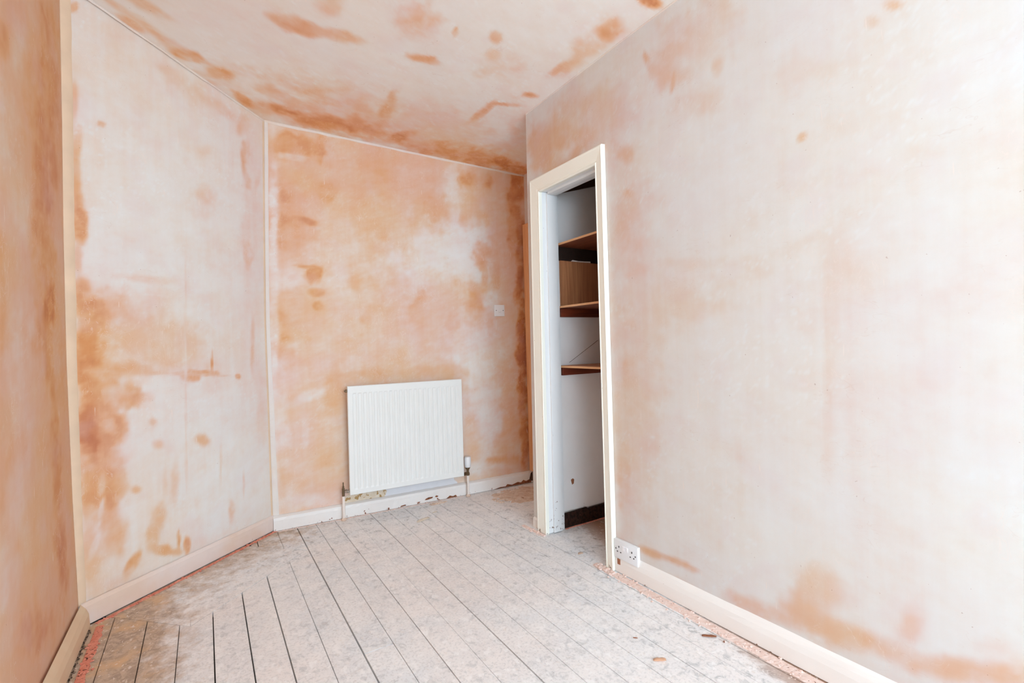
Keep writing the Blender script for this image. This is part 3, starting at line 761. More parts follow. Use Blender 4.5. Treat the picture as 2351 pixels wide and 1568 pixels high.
VV = V.tolist()+[(V[k][0], V[k][1], 2.75) for k in ring]
for k in range(len(ring)):
    a, b2 = ring[k], ring[(k+1) % len(ring)]; f.append((a, b2, top[(k+1) % len(ring)], top[k]))
f.append(tuple(top))
me = bpy.data.meshes.new('ceiling'); me.from_pydata(VV, [], f); me.update()
d = damp_field('ceiling', V[:, 0], V[:, 1], .10, 0, .11)
at = me.attributes.new('damp', 'FLOAT', 'POINT'); at.data.foreach_set('value', np.r_[d, np.full(len(ring), .2)].astype(np.float32))
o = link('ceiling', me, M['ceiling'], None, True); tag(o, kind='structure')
try: me.set_sharp_from_angle(angle=0.6)
except Exception: pass
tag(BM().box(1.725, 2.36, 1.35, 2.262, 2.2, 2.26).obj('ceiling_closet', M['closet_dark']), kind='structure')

# ------------------------------------------------------------------ floor
floor = BM().box(-.60, 2.50, Y0-.1, 3.42, -.10, -.024).obj('floor', M['under']); tag(floor, kind='structure')
def wallY(x):     # where the boards stop under the angled and back walls
    xa = -.431; ya = 2.569
    if x < .332: return ya+(x-xa)*(.682/.763)-.0
    return 3.251-(x-.332)*.0556
HP, HQ = (-.067, 2.322), (.440, 2.829)           # front edge of the old hearth, at 45 degrees
def low(x): return (-x+2.255) if x < HP[0] else (x+2.389)
def up(x): return -x+3.269
rb = random.Random(3)
GAPW = {-4: 3.0, -3: 3.5, -2: 3.0, -1: 3.5, 0: 4.5, 1: 4.5, 2: 2.2, 3: 5.5, 4: 2.6, 5: 3.0, 6: 1.9, 7: 4.6, 8: 2.0, 9: 2.9, 10: 2.3, 11: 2.8, 12: 2.9, 13: 3.2, 14: 1.8, 15: 1.8}
GX = {-4: -.332, -3: -.2155, -2: -.104, -1: .0085, 0: .121, 1: .232, 2: .346, 3: .455, 4: .562, 5: .672, 6: .780, 7: .892, 8: 1.003, 9: 1.111, 10: 1.222, 11: 1.334, 12: 1.444, 13: 1.554, 14: 1.661}
def gx(k): return GX[k] if k in GX else (.121+.111*k if k < -4 else 1.661+.105*(k-14))
def board(poly_b, poly_t, z=0.0, name='floorboard'):
    """a board from a lower outline (left to right) and an upper outline (left to right), with slightly worn edges"""
    pts = list(poly_b)+list(poly_t)[::-1]
    t = BM().prism(pts, -.0235, z)
    o = t.obj(name, M['boards'])
    o.parent = floor
    return o
def strip_board(k, x0, x1, y0, fy, z, extra=()):
    """long board with wavy edges from y0 up to the line fy(x)"""
    n = 7; L = []; Rr = []
    ya, yb = fy(x0), fy(x1)
    for i in range(n+1):
        t = i/n; j = 0 if i in (0, n) else 1
        L.append((x0+j*rb.uniform(-.0006, .0006), y0+(ya-y0)*t)); Rr.append((x1+j*rb.uniform(-.0006, .0006), y0+(yb-y0)*t))
    mid = [(x, fy(x)) for x in extra if x0 < x < x1]
    pts = Rr+mid[::-1]+L[::-1]
    b = BM().prism(pts, -.0235, z)
    o = b.obj('floorboard', M['boards']); o.parent = floor
    return o
EPS = .0030
for k in range(-5, 21):
    x0 = gx(k)+GAPW.get(k, 1.8)/2000; x1 = gx(k+1)-GAPW.get(k+1, 1.8)/2000
    if k == -5: x0 = -.432
    z = rb.uniform(-.0012, .0004)
    if x1 <= .441+.02 and x0 > -.45:
        fy = lambda x: min(low(x), wallY(x))-EPS
        if k == 2 or x1 > HQ[0]:
            # this board passes the hearth corner
            strip_board(k, x0, x1, Y0, lambda x: (low(x)-EPS if x < HQ[0] else 2.829), z, (HQ[0],))
            board([(x0, up(x0)+EPS), (x1, up(min(x1, HQ[0]))+EPS)], [(x0, wallY(x0)), (x1, wallY(x1))], z)
            continue
        strip_board(k, x0, x1, Y0, fy, z, (-.36, HP[0]))
        if x1 > .21:
            xa = max(x0, .20)
            board([(xa, up(xa)+EPS), (x1, up(x1)+EPS)], [(xa, wallY(xa)), (x1, wallY(x1))], z)
    elif k == 3:
        strip_board(k, x0, x1, 1.752, wallY, z); strip_board(k, x0, x1, Y0, lambda x: 1.748, z-.0004)
    elif x1 < 1.60 or k == 13:
        strip_board(k, x0, x1, Y0, wallY, z)
    elif x0 < 2.15:
        strip_board(k, x0, min(x1, 2.15), 1.30 if k > 13 else Y0, wallY, z)
        if x1 > 2.15: strip_board(k, 2.151, x1, 1.30, lambda x: 2.30, z)
    else:
        strip_board(k, x0, min(x1, 2.40), 1.30, lambda x: 2.30, z)
# old hearth set into the boards: slab and mitred margin strips
hd = Vector((1, 1)).normalized(); hn = Vector((-1, 1)).normalized()
def hpt(a, c): return (HP[0]+hd.x*a+hn.x*c, HP[1]+hd.y*a+hn.y*c)
HL = math.hypot(HQ[0]-HP[0], HQ[1]-HP[1])
mw = .040
def clipA(a, c):      # outline stays in front of the angled wall
    return hpt(a, c)
board([hpt(.001, .001), hpt(HL-.001, .001)], [hpt(mw-.001, mw-.001), hpt(HL-mw+.001, mw-.001)], -.0002, 'hearth_margin')
board([hpt(.001, .001+.001), hpt(mw-.001, mw+.0002)][::1], [hpt(.001, .424), hpt(mw-.001, .422)], -.0006, 'hearth_margin')
board([hpt(HL-mw+.001, mw), hpt(HL-.001, .002)], [hpt(HL-mw+.001, .386), hpt(HL-.001, .384)], -.0004, 'hearth_margin')
board([hpt(mw+.0005, mw+.0005), hpt(HL-mw-.0005, mw+.0005)], [hpt(mw+.0005, .422), hpt(HL-mw-.0005, .387)], -.0008, 'hearth_slab')

# ------------------------------------------------------------------ skirtings (baseboards)
def sweep(name, prof, p0, p1, mat, nseg=1, wob=0.0, seed=1, kind='structure', parent=None, z0=0.0, smooth=False):
    """extrude a (depth, height) profile between two plan points; depth is towards the room (right-hand side of p0->p1)"""
    p0 = np.array(p0, float); p1 = np.array(p1, float); d = (p1-p0)/np.linalg.norm(p1-p0); nn = np.array([d[1], -d[0]])
    r = random.Random(seed); V = []; F = []; m_ = len(prof)
    for i in range(nseg+1):
        c = p0+(p1-p0)*i/nseg
        for (a, h) in prof:
            a2 = a+(r.uniform(-wob, wob) if a > 0.004 else 0); h2 = h+(r.uniform(-wob, wob) if h > 0.02 else 0)
            V.append((c[0]+nn[0]*a2, c[1]+nn[1]*a2, z0+h2))
    for i in range(nseg):
        for j in range(m_):
            q = (j+1) % m_
            F.append((i*m_+j, i*m_+q, (i+1)*m_+q, (i+1)*m_+j))
    F.append(tuple(range(m_))); F.append(tuple(nseg*m_+j for j in range(m_))[::-1])
    me = bpy.data.meshes.new(name); me.from_pydata(V, [], F); me.update()
    b = bmesh.new(); b.from_mesh(me); bmesh.ops.recalc_face_normals(b, faces=b.faces); b.to_mesh(me); b.free()
    o = link(name, me, mat, None, smooth)
    if kind: tag(o, kind=kind)
    if parent: adopt(o, parent)
    return o
pa0 = np.array([-.434, 2.566]); pa1 = np.array([.330, 3.250])
sweep('baseboard_angled', [(0, 0), (.009, 0), (.010, .05), (.009, .072), (.004, .084), (0, .088)], pa0, pa1, M['skirt_angled'], 40, .0007, 2, z0=.006)
sweep('baseboard_back', [(0, 0), (.030, 0), (.030, .060), (.027, .076), (.012, .084), (0, .086)], (.330, 3.251), (2.149, 3.151), M['skirt_back'], 70, .0012, 4, z0=.003)
sweep('baseboard_left', [(0, 0), (.026, 0), (.024, .050), (.016, .070), (.004, .086), (0, .092)], (-.436, Y0), (-.432, 2.556), M['skirt_left'], 40, .0008, 5, z0=.004)
sweep('baseboard_right', [(0, 0), (.013, 0), (.013, .050), (.010, .070), (.005, .085), (0, .096)], (1.625, 1.688), (1.625, Y0), M['skirt_right'], 60, .0011, 6, z0=.003)
for (ya, yb) in ((2.37, 2.312),):
    sweep('baseboard_end', [(0, 0), (.010, 0), (.010, .05), (0, .06)], (1.625, ya), (1.625, yb), M['skirt_right'], 3, .001, 9)

# ------------------------------------------------------------------ plaster beads and ceiling line trims
def bead(name, path, wdir, widths, th, mat):
    """thin raised strip following a polyline; wdir/nrm give width direction and room normal"""
    V = []; F = []
    for (p, w_) in zip(path, widths):
        p = np.array(p, float); wd = np.array(wdir[0], float); n_ = np.array(wdir[1], float)
        for a, h in ((0, -.002), (0, th*.6), (w_*.25, th), (w_*.75, th*.9), (w_, th*.1), (w_, -.002)):
            V.append(tuple(p+wd*a+n_*h))
    m_ = 6
    for i in range(len(path)-1):
        for j in range(m_):
            q = (j+1) % m_; F.append((i*m_+j, i*m_+q, (i+1)*m_+q, (i+1)*m_+j))
    F.append(tuple(range(m_))); F.append(tuple((len(path)-1)*m_+j for j in range(m_))[::-1])
    me = bpy.data.meshes.new(name); me.from_pydata(V, [], F); me.update()
    bb = bmesh.new(); bb.from_mesh(me); bmesh.ops.recalc_face_normals(bb, faces=bb.faces); bb.to_mesh(me); bb.free()
    o = link(name, me, mat, None, True); tag(o, kind='structure')
    try: me.set_sharp_from_angle(angle=0.9)
    except Exception: pass
    return o
zz = np.linspace(.085, 2.575, 40); rr = random.Random(8)
nA = (.6684, -.7438, 0); nB = (-.0545, -.9985, 0)
bead('trim_1', [(*c_left(z), z) for z in zz], ((.7438, .6684, 0), nA), [.040-.012*max(0, 1-z/1.3)+rr.uniform(-.0012, .0012) for z in zz], .004, M['bead_cream'])
zz2 = np.linspace(.085, 2.46, 40)
bead('trim_2', [(*c_mid(z), z) for z in zz2], ((.9985, -.0545, 0), nB), [.020+.014*max(0, 1-z/1.2)+rr.uniform(-.001, .001) for z in zz2], .0035, M['bead_pale'])
bead('trim_2', [(c_mid(z)[0]-.7438*.014, c_mid(z)[1]-.6684*.014, z) for z in zz2], ((.7438, .6684, 0), nA), [.014 for z in zz2], .003, M['bead_cream'])
def ctop(p0, p1, name, off, n_, mat, wd=.018, th=.004, ns=30):
    path = []; ws = []
    for i in range(ns+1):
        t = i/ns; x = p0[0]+(p1[0]-p0[0])*t; y = p0[1]+(p1[1]-p0[1])*t
        path.append((x, y, float(ceil_z(x, y))-.0005)); ws.append(wd*(.8+.4*rr.random()))
    return bead(name, path, ((0, 0, -1), n_), ws, th, mat)
ctop((-.445, 2.562), (.336, 3.250), 'trim_3', 0, nA, M['bead_pink'], .011, .0015)
ctop((.336, 3.249), (2.15, 3.15), 'trim_4', 0, nB, M['bead_pink'], .014, .0015)
ctop((1.625, 2.342), (1.625, -.8), 'trim_5', 0, (-1, 0, 0), M['bead_pink'], .008, .0015)

# ------------------------------------------------------------------ door frame of the closet
door = empty('door_1', (1.60, 2.0, 0)); tag(door, kind='structure')
XF = 1.625
prof = [(0, 0), (0, .018), (.004, .022), (.009, .022), (.013, .017), (.017, .017), (.020, .020), (.070, .023), (.078, .025), (.084, .022), (.086, .0)]
yl = lambda z: 2.222-.018*z/1.93       # inner edge, far side (leans a little)
yr = 1.742; zi = 1.928
def arch(name, fa, fb, mat):
    V = [fa(a, d) for a, d in prof]+[fb(a, d) for a, d in prof]; n_ = len(prof)
    F = [(i, (i+1) % n_, n_+(i+1) % n_, n_+i) for i in range(n_)]+[tuple(range(n_))[::-1], tuple(range(n_, 2*n_))]
    me = bpy.data.meshes.new(name); me.from_pydata(V, [], F); me.update()
    bb = bmesh.new(); bb.from_mesh(me); bmesh.ops.recalc_face_normals(bb, faces=bb.faces); bb.to_mesh(me); bb.free()
    o = link(name, me, mat); adopt(o, door); return o
XA = 1.6235
arch('architrave', lambda a, d: (XA-d, yl(0)+a, .002), lambda a, d: (XA-d, yl(1.93)+a, zi+a), M['trim'])
arch('architrave', lambda a, d: (XA-d, yl(1.93)+a, zi+a), lambda a, d: (XA-d, yr-a*.60, zi+a), M['trim'])
arch('architrave', lambda a, d: (XA-d, yr-a*.60, zi+a), lambda a, d: (XA-d, yr-a*.60, .002), M['trim'])
def leanbox(name, xs_, o0, o1, z0, z1, mat, bev=.0015):
    b = BM().box(xs_[0], xs_[1], 0, 1, z0, z1, lambda p: (p[0], yl(p[2])+(o0 if p[1] < .5 else o1), p[2]))
    return b.bevel(bev).obj(name, mat, door, True, .6)
leanbox('jamb', (1.608, 1.735), .0012, .028, .004, zi+.004, M['jamb'])
leanbox('door_stop', (1.652, 1.712), -.011, .001, .006, zi-.002, M['jamb'])
BM().box(1.608, 1.735, yr-.028, yr-.001, .004, zi+.004).bevel(.0015).obj('jamb', M['jamb'], door, True, .6)
BM().box(1.608, 1.735, yr-.028, 2.232, zi+.0045, zi+.028).bevel(.0015).obj('jamb', M['jamb'], door, True, .6)
BM().box(1.652, 1.712, yr+.0005, 2.19, zi-.010, zi+.004).bevel(.0015).obj('door_stop', M['jamb'], door, True, .6)

# ------------------------------------------------------------------ closet interior
def prism_xz(name, pts, y0, y1, mat, parent=None):
    b = bmesh.new(); A = [b.verts.new((p[0], y0, p[1])) for p in pts]; B = [b.verts.new((p[0], y1, p[1])) for p in pts]
    n_ = len(pts); b.faces.new(A); b.faces.new(B[::-1])
    for i in range(n_): b.faces.new((A[i], B[i], B[(i+1) % n_], A[(i+1) % n_]))
    bmesh.ops.recalc_face_normals(b, faces=b.faces)
    me = bpy.data.meshes.new(name); b.to_mesh(me); b.free(); o = link(name, me, mat)
    if parent: adopt(o, parent)
    return o
lining = prism_xz('wall_closet_lining', [(1.737, .088), (1.80, .094), (1.90, .090), (1.905, .097), (1.93, .086), (2.359, .092), (2.359, 2.13), (1.737, 1.942)], 2.250, 2.261, M['closet_paint'])
tag(lining, kind='structure')
up_ = prism_xz('wall_closet_upper', [(1.737, 1.943), (2.359, 2.131), (2.359, 2.199), (1.737, 2.199)], 2.244, 2.2615, M['closet_dark']); tag(up_, kind='structure')  # upper closet wall painted dark to stand for the shade there
prism_xz('scratch', [(1.825, .9600), (2.057, 1.0880), (2.057, 1.0905), (1.825, .9620)], 2.2492, 2.2505, M['closet_dark'], lining)
prism_xz('plaster_chip', [(1.812, .270), (1.826, .276), (1.836, .268), (1.832, .245), (1.820, .240), (1.815, .256)], 2.2488, 2.2505, M['flake_b'], lining)
tag(prism_xz('baseboard_closet', [(1.737, .004), (2.359, .004), (2.359, .080), (2.1, .084), (1.93, .080), (1.92, .088), (1.737, .084)], 2.235, 2.249, M['scuffed']), kind='structure')
def shelf(z, yrot, label, batten, depth=.60, wd='shelf_dark'):
    t = empty('closet_shelf', (1.74, 1.9, z), label, 'shelf', 'plain boards across the closet')
    b = BM().box(0, depth, -.548, .345, -.012, 0, lambda p: (1.742+p[0]+yrot*(p[1]-.345), 1.9+p[1], z+p[2]))
    b.bevel(.0015, 1).obj('board', M[wd], t)
    b = BM().box(-.0035, 0, -.548, .345, -.0115, -.0005, lambda p: (1.7415+p[0]+yrot*(p[1]-.345), 1.9+p[1], z+p[2]))
    b.obj('edge_lipping', M['shelf_edge'], t)
    if batten:
        BM().box(1.757, 2.30, 2.228, 2.2485, z-.012-batten, z-.0125).bevel(.002, 1).obj('batten', M['batten'], t)
        BM().box(1.757, 2.30, 1.3515, 1.372, z-.012-batten, z-.0125).bevel(.002, 1).obj('batten', M['batten'], t)
    return t
shelf(1.653, 0.03, 'topmost of the closet shelves, a thin board seen from below', 0)
shelf(1.291, 0.0, 'middle closet shelf, wood board on a dark red-brown batten', .050)
shelf(.947, -.02, 'lowest closet shelf, board on a red-brown batten with bare wall beneath', .046, wd='shelf')
pn = prism_xz('cupboard_board', [(1.768, 1.2915), (2.34, 1.2915), (2.34, 1.556), (1.768, 1.560)], 2.236, 2.2485, M['panel'])
tag(pn, 'beech coloured panel standing upright on the middle closet shelf', 'board')
dk = prism_xz('dark_strip', [(1.766, 1.5605), (2.34, 1.5565), (2.34, 1.6405), (1.766, 1.6405)], 2.241, 2.2485, M['black'])  # nearly black strip filling the slot between panel and top shelf
tag(dk, 'nearly black strip on the closet wall directly under the top shelf', 'board')
pp = prism_xz('folded_paper', [(1.850, 1.5605), (1.862, 1.569), (1.905, 1.5655), (1.95, 1.5665), (2.0, 1.569), (2.002, 1.5600), (1.93, 1.5598)], 2.2365, 2.2405, M['paper'])
tag(pp, 'crumpled white paper lying on top of the wood panel in the closet', 'paper')

# ------------------------------------------------------------------ alcove: stripped door lining on the side wall
post = empty('trim_6', (2.13, 3.10, 0)); tag(post, kind='structure')
b = BM().box(0, .030, 0, .10, 0, 1, lambda p: (2.106-.004*p[2]+p[0], 3.018+p[1], .10+1.90*p[2])); b.bevel(.003).obj('lining', M['post'], post, True, .6)
b = BM().box(2.1, 2.1075, 3.05, 3.07, .35, 1.97); b.bevel(.001).obj('edge_strip', M['post'], post)
o_ = prism_xz('hole', [(2.104, .018), (2.108, .04), (2.120, .075), (2.135, .085), (2.135, .016)], 3.1195, 3.1235, M['closet_dark']); adopt(o_, post)

# ------------------------------------------------------------------ radiator on the back wall
b0 = Vector((.335, 3.249, 0)); bd = Vector((.9985, -.0545, 0)); bn = Vector((-.0545, -.9985, 0))
def BW(s, off, z): return tuple(b0+bd*s+bn*off+Vector((0, 0, z)))
TB = lambda p: BW(p[0], p[1], p[2])
rad = empty('radiator', BW(.81, .05, 0), 'white panel radiator hung low on the stained back wall', 'radiator')
S0, S1, Z0, Z1 = .425, 1.203, .158, .843
ncol = 22; pit = (S1-S0-.05)/ncol
scol = [S0, S0+.003]
for i in range(ncol):
    c = S0+.025+pit*(i+.5)
    scol += [c-pit*.36, c-pit*.24, c+pit*.24, c+pit*.36]
scol += [S1-.003, S1]
zrow = [Z0, Z0+.003, Z0+.030, Z0+.042, Z0+.34, Z1-.052, Z1-.044, Z1-.003, Z1]
V = []; F = []
for j, z in enumerate(zrow):
    for i, s in enumerate(scol):
        off = .094
        if i in (0, len(scol)-1) or j in (0, len(zrow)-1): off = .090
        elif 3 <= j <= 5 and (i-2) % 4 in (1, 2) and 2 <= i < len(scol)-2: off = .0905
        zc = z
        V.append(BW(s, off, zc))
n_ = len(scol)
for j in range(len(zrow)-1):
    for i in range(n_-1):
        F.append((j*n_+i, j*n_+i+1, (j+1)*n_+i+1, (j+1)*n_+i))
ring = [j for j in range(n_)]+[j*n_+n_-1 for j in range(1, len(zrow))]+[(len(zrow)-1)*n_+j for j in range(n_-2, -1, -1)]+[j*n_ for j in range(len(zrow)-2, 0, -1)]
N0 = len(V)
for k in ring:
    i = k % n_; j = k//n_; V.append(BW(scol[i], .078, zrow[j]))
for k in range(len(ring)):
    F.append((ring[(k+1) % len(ring)], ring[k], N0+k, N0+(k+1) % len(ring)))
F.append(tuple(N0+k for k in range(len(ring)))[::-1])
o = pyd('panel', V, F, M['radiator']); adopt(o, rad)
b = BM()
for i in range(24):
    s = S0+.05+i*(S1-S0-.10)/23
    b.box(s-.009, s+.009, .048, .0775, Z0+.06, Z1-.05, TB)
o = b.obj('convector_fins', M['steel_dark'], rad); o['kind'] = 'stuff'
for s in (S0+.13, S1-.13):
    BM().box(s-.015, s+.015, .001, .0475, Z0+.08, Z1-.10, TB).bevel(.002, 1).obj('bracket', M['steel_dark'], rad)
# bleed plug, top left
BM().tube(BW(S0-.012, .084, Z1-.03), BW(S0, .084, Z1-.03), .009).tube(BW(S0-.018, .084, Z1-.03), BW(S0-.011, .084, Z1-.03), .005).obj('bleed_plug', M['brass'], rad, True, .7)
# lockshield valve on the left
ls = BM().tube(BW(.391, .060, .150), BW(.391, .060, .200), .0085).tube(BW(.391, .060, .200), BW(.391, .060, .214), .006).tube(BW(.391, .060, .214), BW(.391, .060, .238), .0035)
lv_ = ls.obj('lockshield_valve', M['brass'], rad, True, .7)
BM().tube(BW(.399, .060, .182), BW(.424, .084, .182), .007).tube(BW(.404, .065, .182), BW(.416, .076, .182), .012, 6).obj('union_nut', M['chrome'], lv_, True, .5)
# thermostatic valve on the right
BM().lathe([(.011, .150), (.013, .154), (.013, .168), (.009, .172), (.009, .190), (.014, .196), (.0185, .206), (.019, .212)], BW(1.245, .060, 0)).tube(BW(1.204, .084, .168), BW(1.238, .064, .168), .008).tube(BW(1.212, .080, .168), BW(1.224, .073, .168), .013, 6).obj('valve_body', M['brass'], rad, True, .6)
vb_ = [c for c in rad.children if c.name.startswith('valve_body')][0]
hd_ = BM().lathe([(.017, .206), (.022, .214), (.0245, .232), (.0245, .276), (.022, .283), (.010, .285)], BW(1.245, .060, 0)).obj('valve_head', M['white_plastic'], vb_, True, .6)
# pipes
for s, zt in ((.391, .151), (1.245, .151)):
    BM().lathe([(.0085, 0.0), (.0085, zt)], BW(s, .060, 0.001)).obj('pipe', M['pipe'], rad, True, .8)
    BM().lathe([(.016, 0.0), (.018, .004), (.012, .012), (.009, .016)], BW(s, .060, 0.001)).obj('pipe_collar', M['rubble'], rad, True, .8)
# unplastered strip behind the radiator
def wallpatch(name, pts, mat, th=.0015):
    b = bmesh.new(); A = [b.verts.new(BW(s, -.001, z)) for s, z in pts]; B = [b.verts.new(BW(s, th, z)) for s, z in pts]; k = len(pts)
    b.faces.new(A); b.faces.new(B[::-1])
    for i in range(k): b.faces.new((A[i], A[(i+1) % k], B[(i+1) % k], B[i]))
    bmesh.ops.recalc_face_normals(b, faces=b.faces); me = bpy.data.meshes.new(name); b.to_mesh(me); b.free()
    o = link(name, me, mat); o.parent = bpy.data.objects['wall_back']; return o
wallpatch('paint_patch', [(.66, .080), (1.19, .080), (1.185, .10), (1.165, .115), (1.155, .150), (1.12, .20), (.66, .20), (.645, .16), (.68, .12)], M['patch_blue'])
wallpatch('stained_patch', [(.405, .080), (.665, .080), (.70, .11), (.66, .17), (.64, .20), (.44, .20), (.43, .14), (.40, .12)], M['patch_tan'], .0012)

def bare(pts):
    b = bmesh.new(); A = [b.verts.new(BW(s, .0285, z)) for s, z in pts]; B = [b.verts.new(BW(s, .0312, z)) for s, z in pts]; k = len(pts)
    b.faces.new(A); b.faces.new(B[::-1])
    for i in range(k): b.faces.new((A[i], A[(i+1) % k], B[(i+1) % k], B[i]))
    bmesh.ops.recalc_face_normals(b, faces=b.faces); me = bpy.data.meshes.new('bare_patch'); b.to_mesh(me); b.free()
    o = link('bare_patch', me, M['bare']); o.parent = bpy.data.objects['baseboard_back']
bare([(1.47, .004), (1.79, .005), (1.79, .060), (1.775, .030), (1.745, .022), (1.72, .034), (1.70, .018), (1.67, .026), (1.62, .013), (1.58, .024), (1.565, .010), (1.52, .012)])
bare([(.93, .022), (.95, .020), (.985, .026), (.99, .034), (.96, .036), (.94, .030)])
bare([(1.005, .030), (1.02, .026), (1.03, .033), (1.015, .040)])
bare([(1.09, .004), (1.17, .005), (1.16, .018), (1.14, .012), (1.115, .020), (1.10, .010)])
bare([(.76, .006), (.80, .010), (.795, .016), (.765, .013)])

# ------------------------------------------------------------------ blank plate (old light point) on the back wall
sp = empty('blanking_plate', BW(1.565, .004, 1.335), 'small square white blanking plate with two screws on the back wall', 'switch plate')
BM().box(1.522, 1.608, .0005, .009, 1.293, 1.379, TB).bevel(.002).obj('plate', M['white_plastic'], sp, True, .7)
for s in (1.537, 1.596):
    BM().tube(BW(s, .0088, 1.337), BW(s, .0100, 1.337), .0030, 12).obj('screw', M['hole'], sp)
vv = []
b = BM()
for i in range(8):
    a0 = math.pi*(1.02+.12*i); a1 = math.pi*(1.02+.12*(i+1))
    b.tube(BW(1.566+.009*math.cos(a0), .0092, 1.330+.009*math.sin(a0)), BW(1.566+.009*math.cos(a1), .0092, 1.330+.009*math.sin(a1)), .0009, 6)
b.obj('cord_outlet', M['steel_dark'], sp)

# ------------------------------------------------------------------ double socket on the right wall
sk = empty('double_socket', (1.610, 1.624, .114), 'white double wall socket low on the right wall beside the closet door', 'socket')
yc, zc = 1.6155, .1135; XS = 1.6245
BM().box(XS-.018, XS, yc-.073, yc+.073, zc-.043, zc+.043).bevel(.0025).obj('plate', M['white_plastic'], sk, True, .7)
for dy, dz, w_, h_ in ((.041, .012, .0022, .0042), (.051, -.011, .0032, .0022), (.030, -.011, .0032, .0022), (-.040, .012, .0022, .0042), (-.030, -.011, .0032, .0022), (-.051, -.011, .0032, .0022)):
    BM().box(XS-.0188, XS-.0178, yc+dy-w_, yc+dy+w_, zc+dz-h_, zc+dz+h_).obj('pin_hole', M['hole'], sk)
for dy in (.0605, -.0605):
    BM().tube((XS-.0178, yc+dy, zc), (XS-.0190, yc+dy, zc), .0032, 12).obj('screw', M['hole'], sk)
for dy in (.009, -.009):
    BM().box(0, 1, 0, 1, 0, 1, lambda p, dy=dy: (XS-.0178-.0045*p[0]*(1 if p[2] > .5 else .35), yc+dy-.0075+.015*p[1], zc+.002+.022*p[2])).bevel(.001, 1).obj('rocker_switch', M['switch_white'], sk)
BM().box(1.6095, 1.6125, 1.655, 1.673, .040, .066).bevel(.0018, 2).obj('plaster_chip', M['flake_b'], bpy.data.objects['baseboard_right'])

# ------------------------------------------------------------------ plaster droppings along the walls
def ribbon(name, p0, p1, wid, h, mat, label, seed, lumps=60, n=160, jag=.4, cat='debris', lr=(.002, .006)):
    p0 = np.array(p0, float); p1 = np.array(p1, float); L = np.linalg.norm(p1-p0); d = (p1-p0)/L; nn = np.array([d[1], -d[0]])
    r = random.Random(seed); b = bmesh.new(); rows = []
    ph = [r.uniform(0, 6) for _ in range(6)]
    prevn = 0
    for i in range(n+1):
        c = p0+(p1-p0)*i/n; prevn = prevn*.6+r.uniform(-1, 1)*.4
        wl = wid*(1+jag*prevn); row = []
        for a, hh in ((0, -.001), (.04, .5), (.3, .9), (.6, 1), (.9, .6), (1, -.001)):
            q = c+nn*(a*wl); z = h*hh*(.55+.45*r.random()) if hh > 0 else -.0008
            row.append(b.verts.new((q[0], q[1], z+.0006)))
        rows.append(row)
    for i in range(n):
        for j in range(5): b.faces.new((rows[i][j], rows[i+1][j], rows[i+1][j+1], rows[i][j+1]))
        b.faces.new((rows[i][5], rows[i+1][5], rows[i+1][0], rows[i][0]))
    b.faces.new(rows[0]); b.faces.new(rows[-1][::-1])
    for k in range(lumps):
        t = r.random(); c = p0+(p1-p0)*t+nn*(r.uniform(-.1, 1.5)*wid); s = r.uniform(*lr)
        res = bmesh.ops.create_icosphere(b, subdivisions=1, radius=s)
        for v in res['verts']:
            v.co.x *= r.uniform(.8, 1.5); v.co.y *= r.uniform(.8, 1.5); v.co.z *= r.uniform(.4, .8)
            v.co += Vector((c[0], c[1], h*.5+s*.2))
    bmesh.ops.recalc_face_normals(b, faces=b.faces)
    me = bpy.data.meshes.new(name); b.to_mesh(me); b.free(); o = link(name, me, mat)
    return tag(o, label, cat, kind='stuff')
aA = np.array([.6684, -.7438])
ribbon('plaster_droppings', pa0+aA*.013+np.array([.03, .02]), pa1+aA*.014, .017, .004, M['pink'], 'thin pink line of plaster droppings along the foot of the angled wall', 1, 90)
ribbon('plaster_droppings', (.345, 3.2175), (1.55, 3.1515), .010, .003, M['pink_pale'], 'pale pink plaster droppings along the foot of the back wall below the radiator', 2, 60)
ribbon('plaster_droppings', (-.386, .3), (-.386, 2.535), .027, .004, M['red'], 'red-pink strip of plaster droppings beside the left wall', 3, 60)
ribbon('grit', (-.4115, .3), (-.4115, 2.52), .011, .004, M['gravel'], 'dark loose grit between the left wall and the red-pink droppings', 4, 420, jag=.2, lr=(.0015, .004))
ribbon('plaster_droppings', (1.6065, .2), (1.6065, 1.665), -.046, .003, M['pink_pale'], 'long pale pink ridge of plaster droppings along the foot of the right wall', 5, 160, n=200, jag=.15)
ribbon('plaster_droppings', (1.590, 1.665), (1.602, 1.79), -.030, .008, M['pink_pale'], 'small heap of pink droppings at the near foot of the closet door frame', 6, 40, n=14, lr=(.003, .009))
ribbon('plaster_droppings', (1.600, 2.215), (1.590, 2.42), -.025, .007, M['pink_pale'], 'pink droppings at the far foot of the closet door frame', 7, 26, n=20, lr=(.003, .008))
ribbon('plaster_droppings', (1.745, 2.234), (2.35, 2.234), .010, .004, M['pink'], 'thin pink line on the closet floor under the black skirting', 8, 10, n=40)
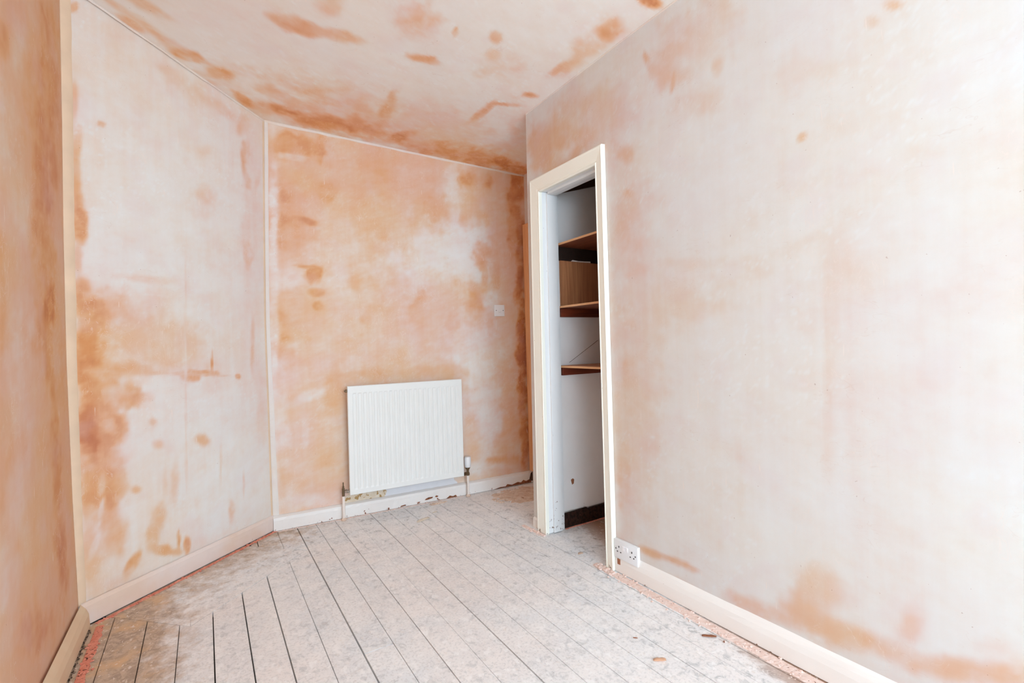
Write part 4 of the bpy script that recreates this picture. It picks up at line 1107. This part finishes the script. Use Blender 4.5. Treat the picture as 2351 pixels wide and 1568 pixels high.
# rubble in the alcove: low mound with a broken edge
def mound(name, cx, cy, rx, ry, h, mat, label, seed, lumps):
    r = random.Random(seed); b = bmesh.new(); nr, na = 9, 44; rings = []
    c = b.verts.new((cx, cy, h*.7))
    lob = [r.uniform(.75, 1.15) for _ in range(na)]
    for j in range(1, nr+1):
        ring = []
        for i in range(na):
            a = 2*math.pi*i/na; rr_ = j/nr*lob[i]*(1+.05*r.uniform(-1, 1))
            z = h*(1-(j/nr)**2)*r.uniform(.5, 1.1)+.0008 if j < nr else -.0005
            ring.append(b.verts.new((cx+rx*rr_*math.cos(a), cy+ry*rr_*math.sin(a), max(z, -.0005))))
        rings.append(ring)
    for i in range(na): b.faces.new((c, rings[0][i], rings[0][(i+1) % na]))
    for j in range(nr-1):
        for i in range(na): b.faces.new((rings[j][i], rings[j+1][i], rings[j+1][(i+1) % na], rings[j][(i+1) % na]))
    b.faces.new(rings[-1])
    for k in range(lumps):
        a = r.uniform(0, 2*math.pi); q = math.sqrt(r.random()); s = r.uniform(.003, .010)
        res = bmesh.ops.create_icosphere(b, subdivisions=1, radius=s)
        for v in res['verts']:
            v.co.x *= r.uniform(.8, 1.8); v.co.y *= r.uniform(.8, 1.5); v.co.z *= r.uniform(.3, .7)
            v.co += Vector((cx+rx*q*math.cos(a), cy+ry*q*math.sin(a), h*(1-q*q)*.7+s*.2))
    bmesh.ops.recalc_face_normals(b, faces=b.faces)
    me = bpy.data.meshes.new(name); b.to_mesh(me); b.free(); o = link(name, me, mat)
    return tag(o, label, 'rubble', kind='stuff')
mound('plaster_rubble', 1.93, 2.92, .26, .17, .010, M['rubble'], 'spread of tan plaster rubble on the floor in the far alcove corner', 11, 150)
mound('plaster_rubble', 1.335, 3.108, .055, .018, .007, M['rubble'], 'little heap of brown crumbs by the right radiator pipe', 12, 30)
# single flakes one can point to
def flake(name, pos, size, mat, label, seed, yaw, curl=.3):
    r = random.Random(seed); b = bmesh.new(); n1, n2 = 7, 4; V = []
    for i in range(n1):
        for j in range(n2):
            u = i/(n1-1)*2-1; v = j/(n2-1)*2-1; wv = math.sqrt(max(0, 1-.8*u*u))
            x = u*size[0]/2; y = v*wv*size[1]/2*(1+.2*r.uniform(-1, 1)); z = .0015+curl*size[1]*v*v*.5+.0006*r.random()
            V.append((pos[0]+x*math.cos(yaw)-y*math.sin(yaw), pos[1]+x*math.sin(yaw)+y*math.cos(yaw), z))
    vs = [b.verts.new(p) for p in V]; lo = [b.verts.new((p[0], p[1], p[2]-.0014)) for p in V]
    for i in range(n1-1):
        for j in range(n2-1):
            a = i*n2+j; q = (a, a+n2, a+n2+1, a+1); b.faces.new([vs[k] for k in q]); b.faces.new([lo[k] for k in q[::-1]])
    rim = [j for j in range(n2)]+[i*n2+n2-1 for i in range(1, n1)]+[(n1-1)*n2+j for j in range(n2-2, -1, -1)]+[i*n2 for i in range(n1-2, 0, -1)]
    for k in range(len(rim)):
        a, c = rim[k], rim[(k+1) % len(rim)]; b.faces.new((vs[a], vs[c], lo[c], lo[a]))
    bmesh.ops.recalc_face_normals(b, faces=b.faces)
    me = bpy.data.meshes.new(name); b.to_mesh(me); b.free(); o = link(name, me, mat, None, True)
    return tag(o, label, 'flake')
flake('plaster_flake', (1.274, 1.135), (.042, .016), M['flake_o'], 'pale orange curled flake lying on the boards nearest the camera', 1, -.55, .5)
flake('wood_splinter', (1.523, 1.124), (.050, .012), M['flake_b'], 'brown splinter on the boards close to the right wall', 2, -.75, .5)
flake('plaster_flake', (1.13, 2.87), (.10, .035), M['flake_w'], 'long cream curled flake on the boards in front of the radiator', 3, .4, .15)
flake('plaster_flake', (1.245, 2.955), (.035, .012), M['flake_w'], 'small white chip beside the back wall right of the cream curled flake', 4, .2, .3)
flake('wood_splinter', (1.30, 1.27), (.016, .004), M['flake_b'], 'tiny brown splinter behind the pale orange flake', 5, -.8, .3)
flake('plaster_flake', (1.60, 1.925), (.030, .020), M['rubble'], 'greenish grey crumb on the boards in the closet doorway', 6, .1, .3)
